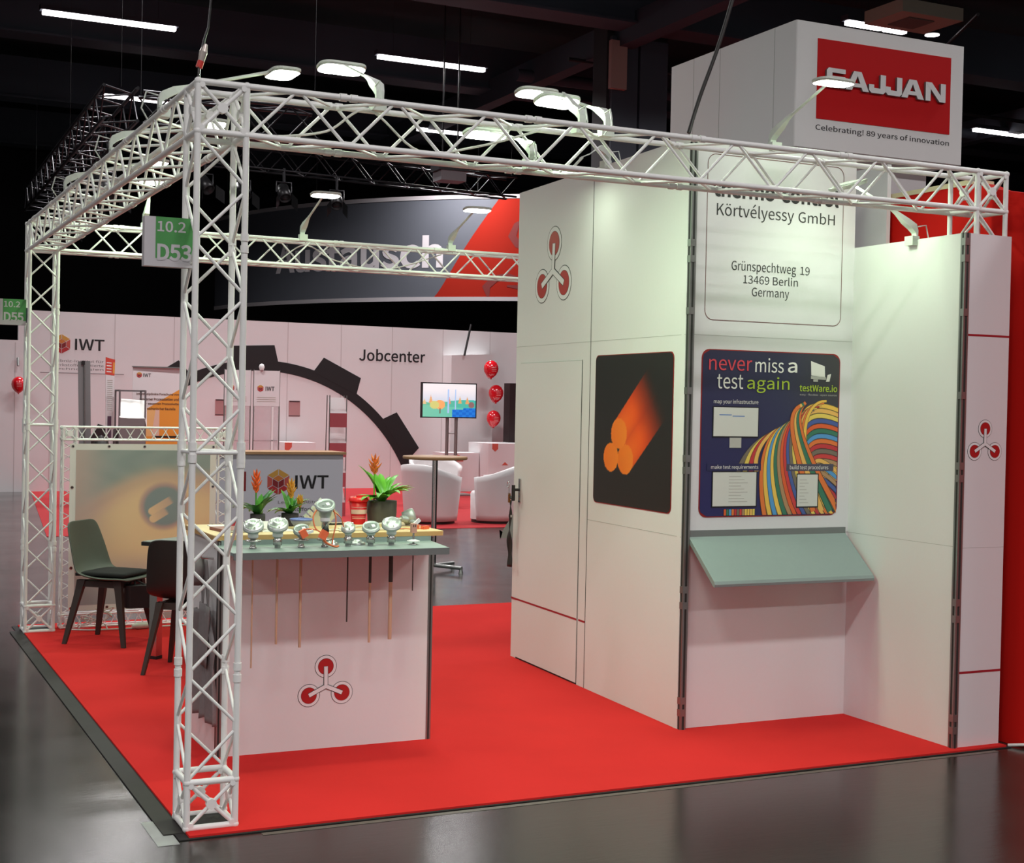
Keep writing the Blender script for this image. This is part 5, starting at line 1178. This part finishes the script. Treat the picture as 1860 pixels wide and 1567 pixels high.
def spot(x, y, z, aim, label, r=.13):
    t = thing('stage_spotlight', label, 'spotlight', (x, y, z), 'dark stage spotlights on the hall rigging'); d = V(aim).normalized(); M = d.to_track_quat('Z', 'Y').to_matrix()
    mb = MB(); mb.lathe([(r*.6, -r*1.6), (r*.9, -r*1.2), (r, 0), (r, r*1.4), (r*.86, r*1.4), (r*.8, r), (0, r)], RIG, (x, y, z), 16, M); obj('body', mb, t)
    mb = MB(); mb.tube([(x-r*1.2, y, z), (x-r*1.2, y, z+r*1.6), (x+r*1.2, y, z+r*1.6), (x+r*1.2, y, z)], .018, RIGT, 6); mb.tube([(x, y, z+r*1.6), (x, y, z+.50)], .03, RIGT, 8); obj('yoke', mb, t)
    for k in range(2):
        mb = MB(); s_ = 1 if k else -1; c = V((x, y, z))+d*r*1.5; e = V((s_*r*1.1, 0, 0)); mb.add([c+e*.9+V((0,0,r)), c+e*.9-V((0,0,r)), c+e*1.6+d*r*1.4-V((0,0,r)), c+e*1.6+d*r*1.4+V((0,0,r))], [(0,1,2,3), (3,2,1,0)], RIG); obj('barn_door', mb, t)
k = 0
for x, y, z, lb in ((5.6, 23.575, 5.95, 'spotlight at the left end of the rigging above the curved banner'), (6.4, 23.675, 5.90, 'second spotlight on the rigging above the curved banner'), (7.3, 23.79, 5.95, 'spotlight right of the pair above the curved banner'), (8.5, 23.94, 5.90, 'spotlight above the lettering of the curved banner'), (2.42, 16.4, 4.72, 'spotlight on the nearer part of the left rigging'), (2.47, 18.5, 4.72, 'spotlight on the middle of the left rigging'), (2.52, 20.8, 4.72, 'spotlight on the far part of the left rigging')):
    spot(x, y, z, (.3-.15*(k % 4), -.6, -.7), lb); k += 1
t = thing('ceiling_projector', 'grey projector box hanging above the curved banner', 'projector', (9.2, 19.2, 5.8)); mb = MB(); mb.box((8.85, 19.0, 5.72), (9.35, 19.4, 5.90), mat('projector_grey', (120, 120, 124), .5)); mb.box((8.80, 18.98, 5.90), (9.4, 19.4, 6.02), RIG); obj('case', mb, t)
mb = MB()
for x in (8.95, 9.25): mb.tube([(x, 19.2, 6.02), (x, 19.2, 9.6)], .015, RIG, 6)
obj('hanger', mb, t)
# vents, ducts and small lamps at the upper right
t = thing('ceiling_heater', 'pale square ceiling unit at the top edge above the sign cube', 'ceiling unit', (14.0, 12.2, 7.9)); mb = MB(); mb.box((13.5, 12.0, 7.75), (14.7, 12.9, 7.95), mat('unit_beige', (150, 140, 124), .6)); mb.box((13.8, 12.2, 7.73), (14.3, 12.7, 7.75), mat('unit_grid', (96, 90, 82), .6)); obj('case', mb, t)
mb = MB()
for x in (13.7, 14.5): mb.tube([(x, 12.4, 7.95), (x, 12.4, 9.6)], .015, RIG, 6)
obj('hanger', mb, t)
def flood_small(x, y, z, label):
    t = thing('hall_spot', label, 'lamp', (x, y, z), 'small hall spots'); mb = MB(); mb.lathe([(.13, .0), (.12, .12), (.05, .2), (0, .2)], RIG, (x, y, z), 16); mb.tube([(x, y, z+.2), (x, y, 9.6)], .015, RIG, 6); obj('housing', mb, t); mb = MB(); mb.lathe([(.12, -.01), (0, -.02)], STRIP, (x, y, z), 16); obj('lens', mb, t)
flood_small(15.5, 13.6, 8.0, 'small round lit spot right of the short strip pair'); flood_small(22.3, 14.2, 8.0, 'small round spot at the far upper right')
mb = MB(); mb.tube([(11.0, 20.4, 8.15), (30, 20.4, 8.15)], .12, HALLDARK, 12); mb.tube([(11.0, 18.2, 8.0), (30, 18.2, 8.0)], .04, RIG, 8); mb.tube([(15, 12, 7.9), (22, 25, 7.9)], .03, RIG, 8); struct('ceiling_pipes', mb)
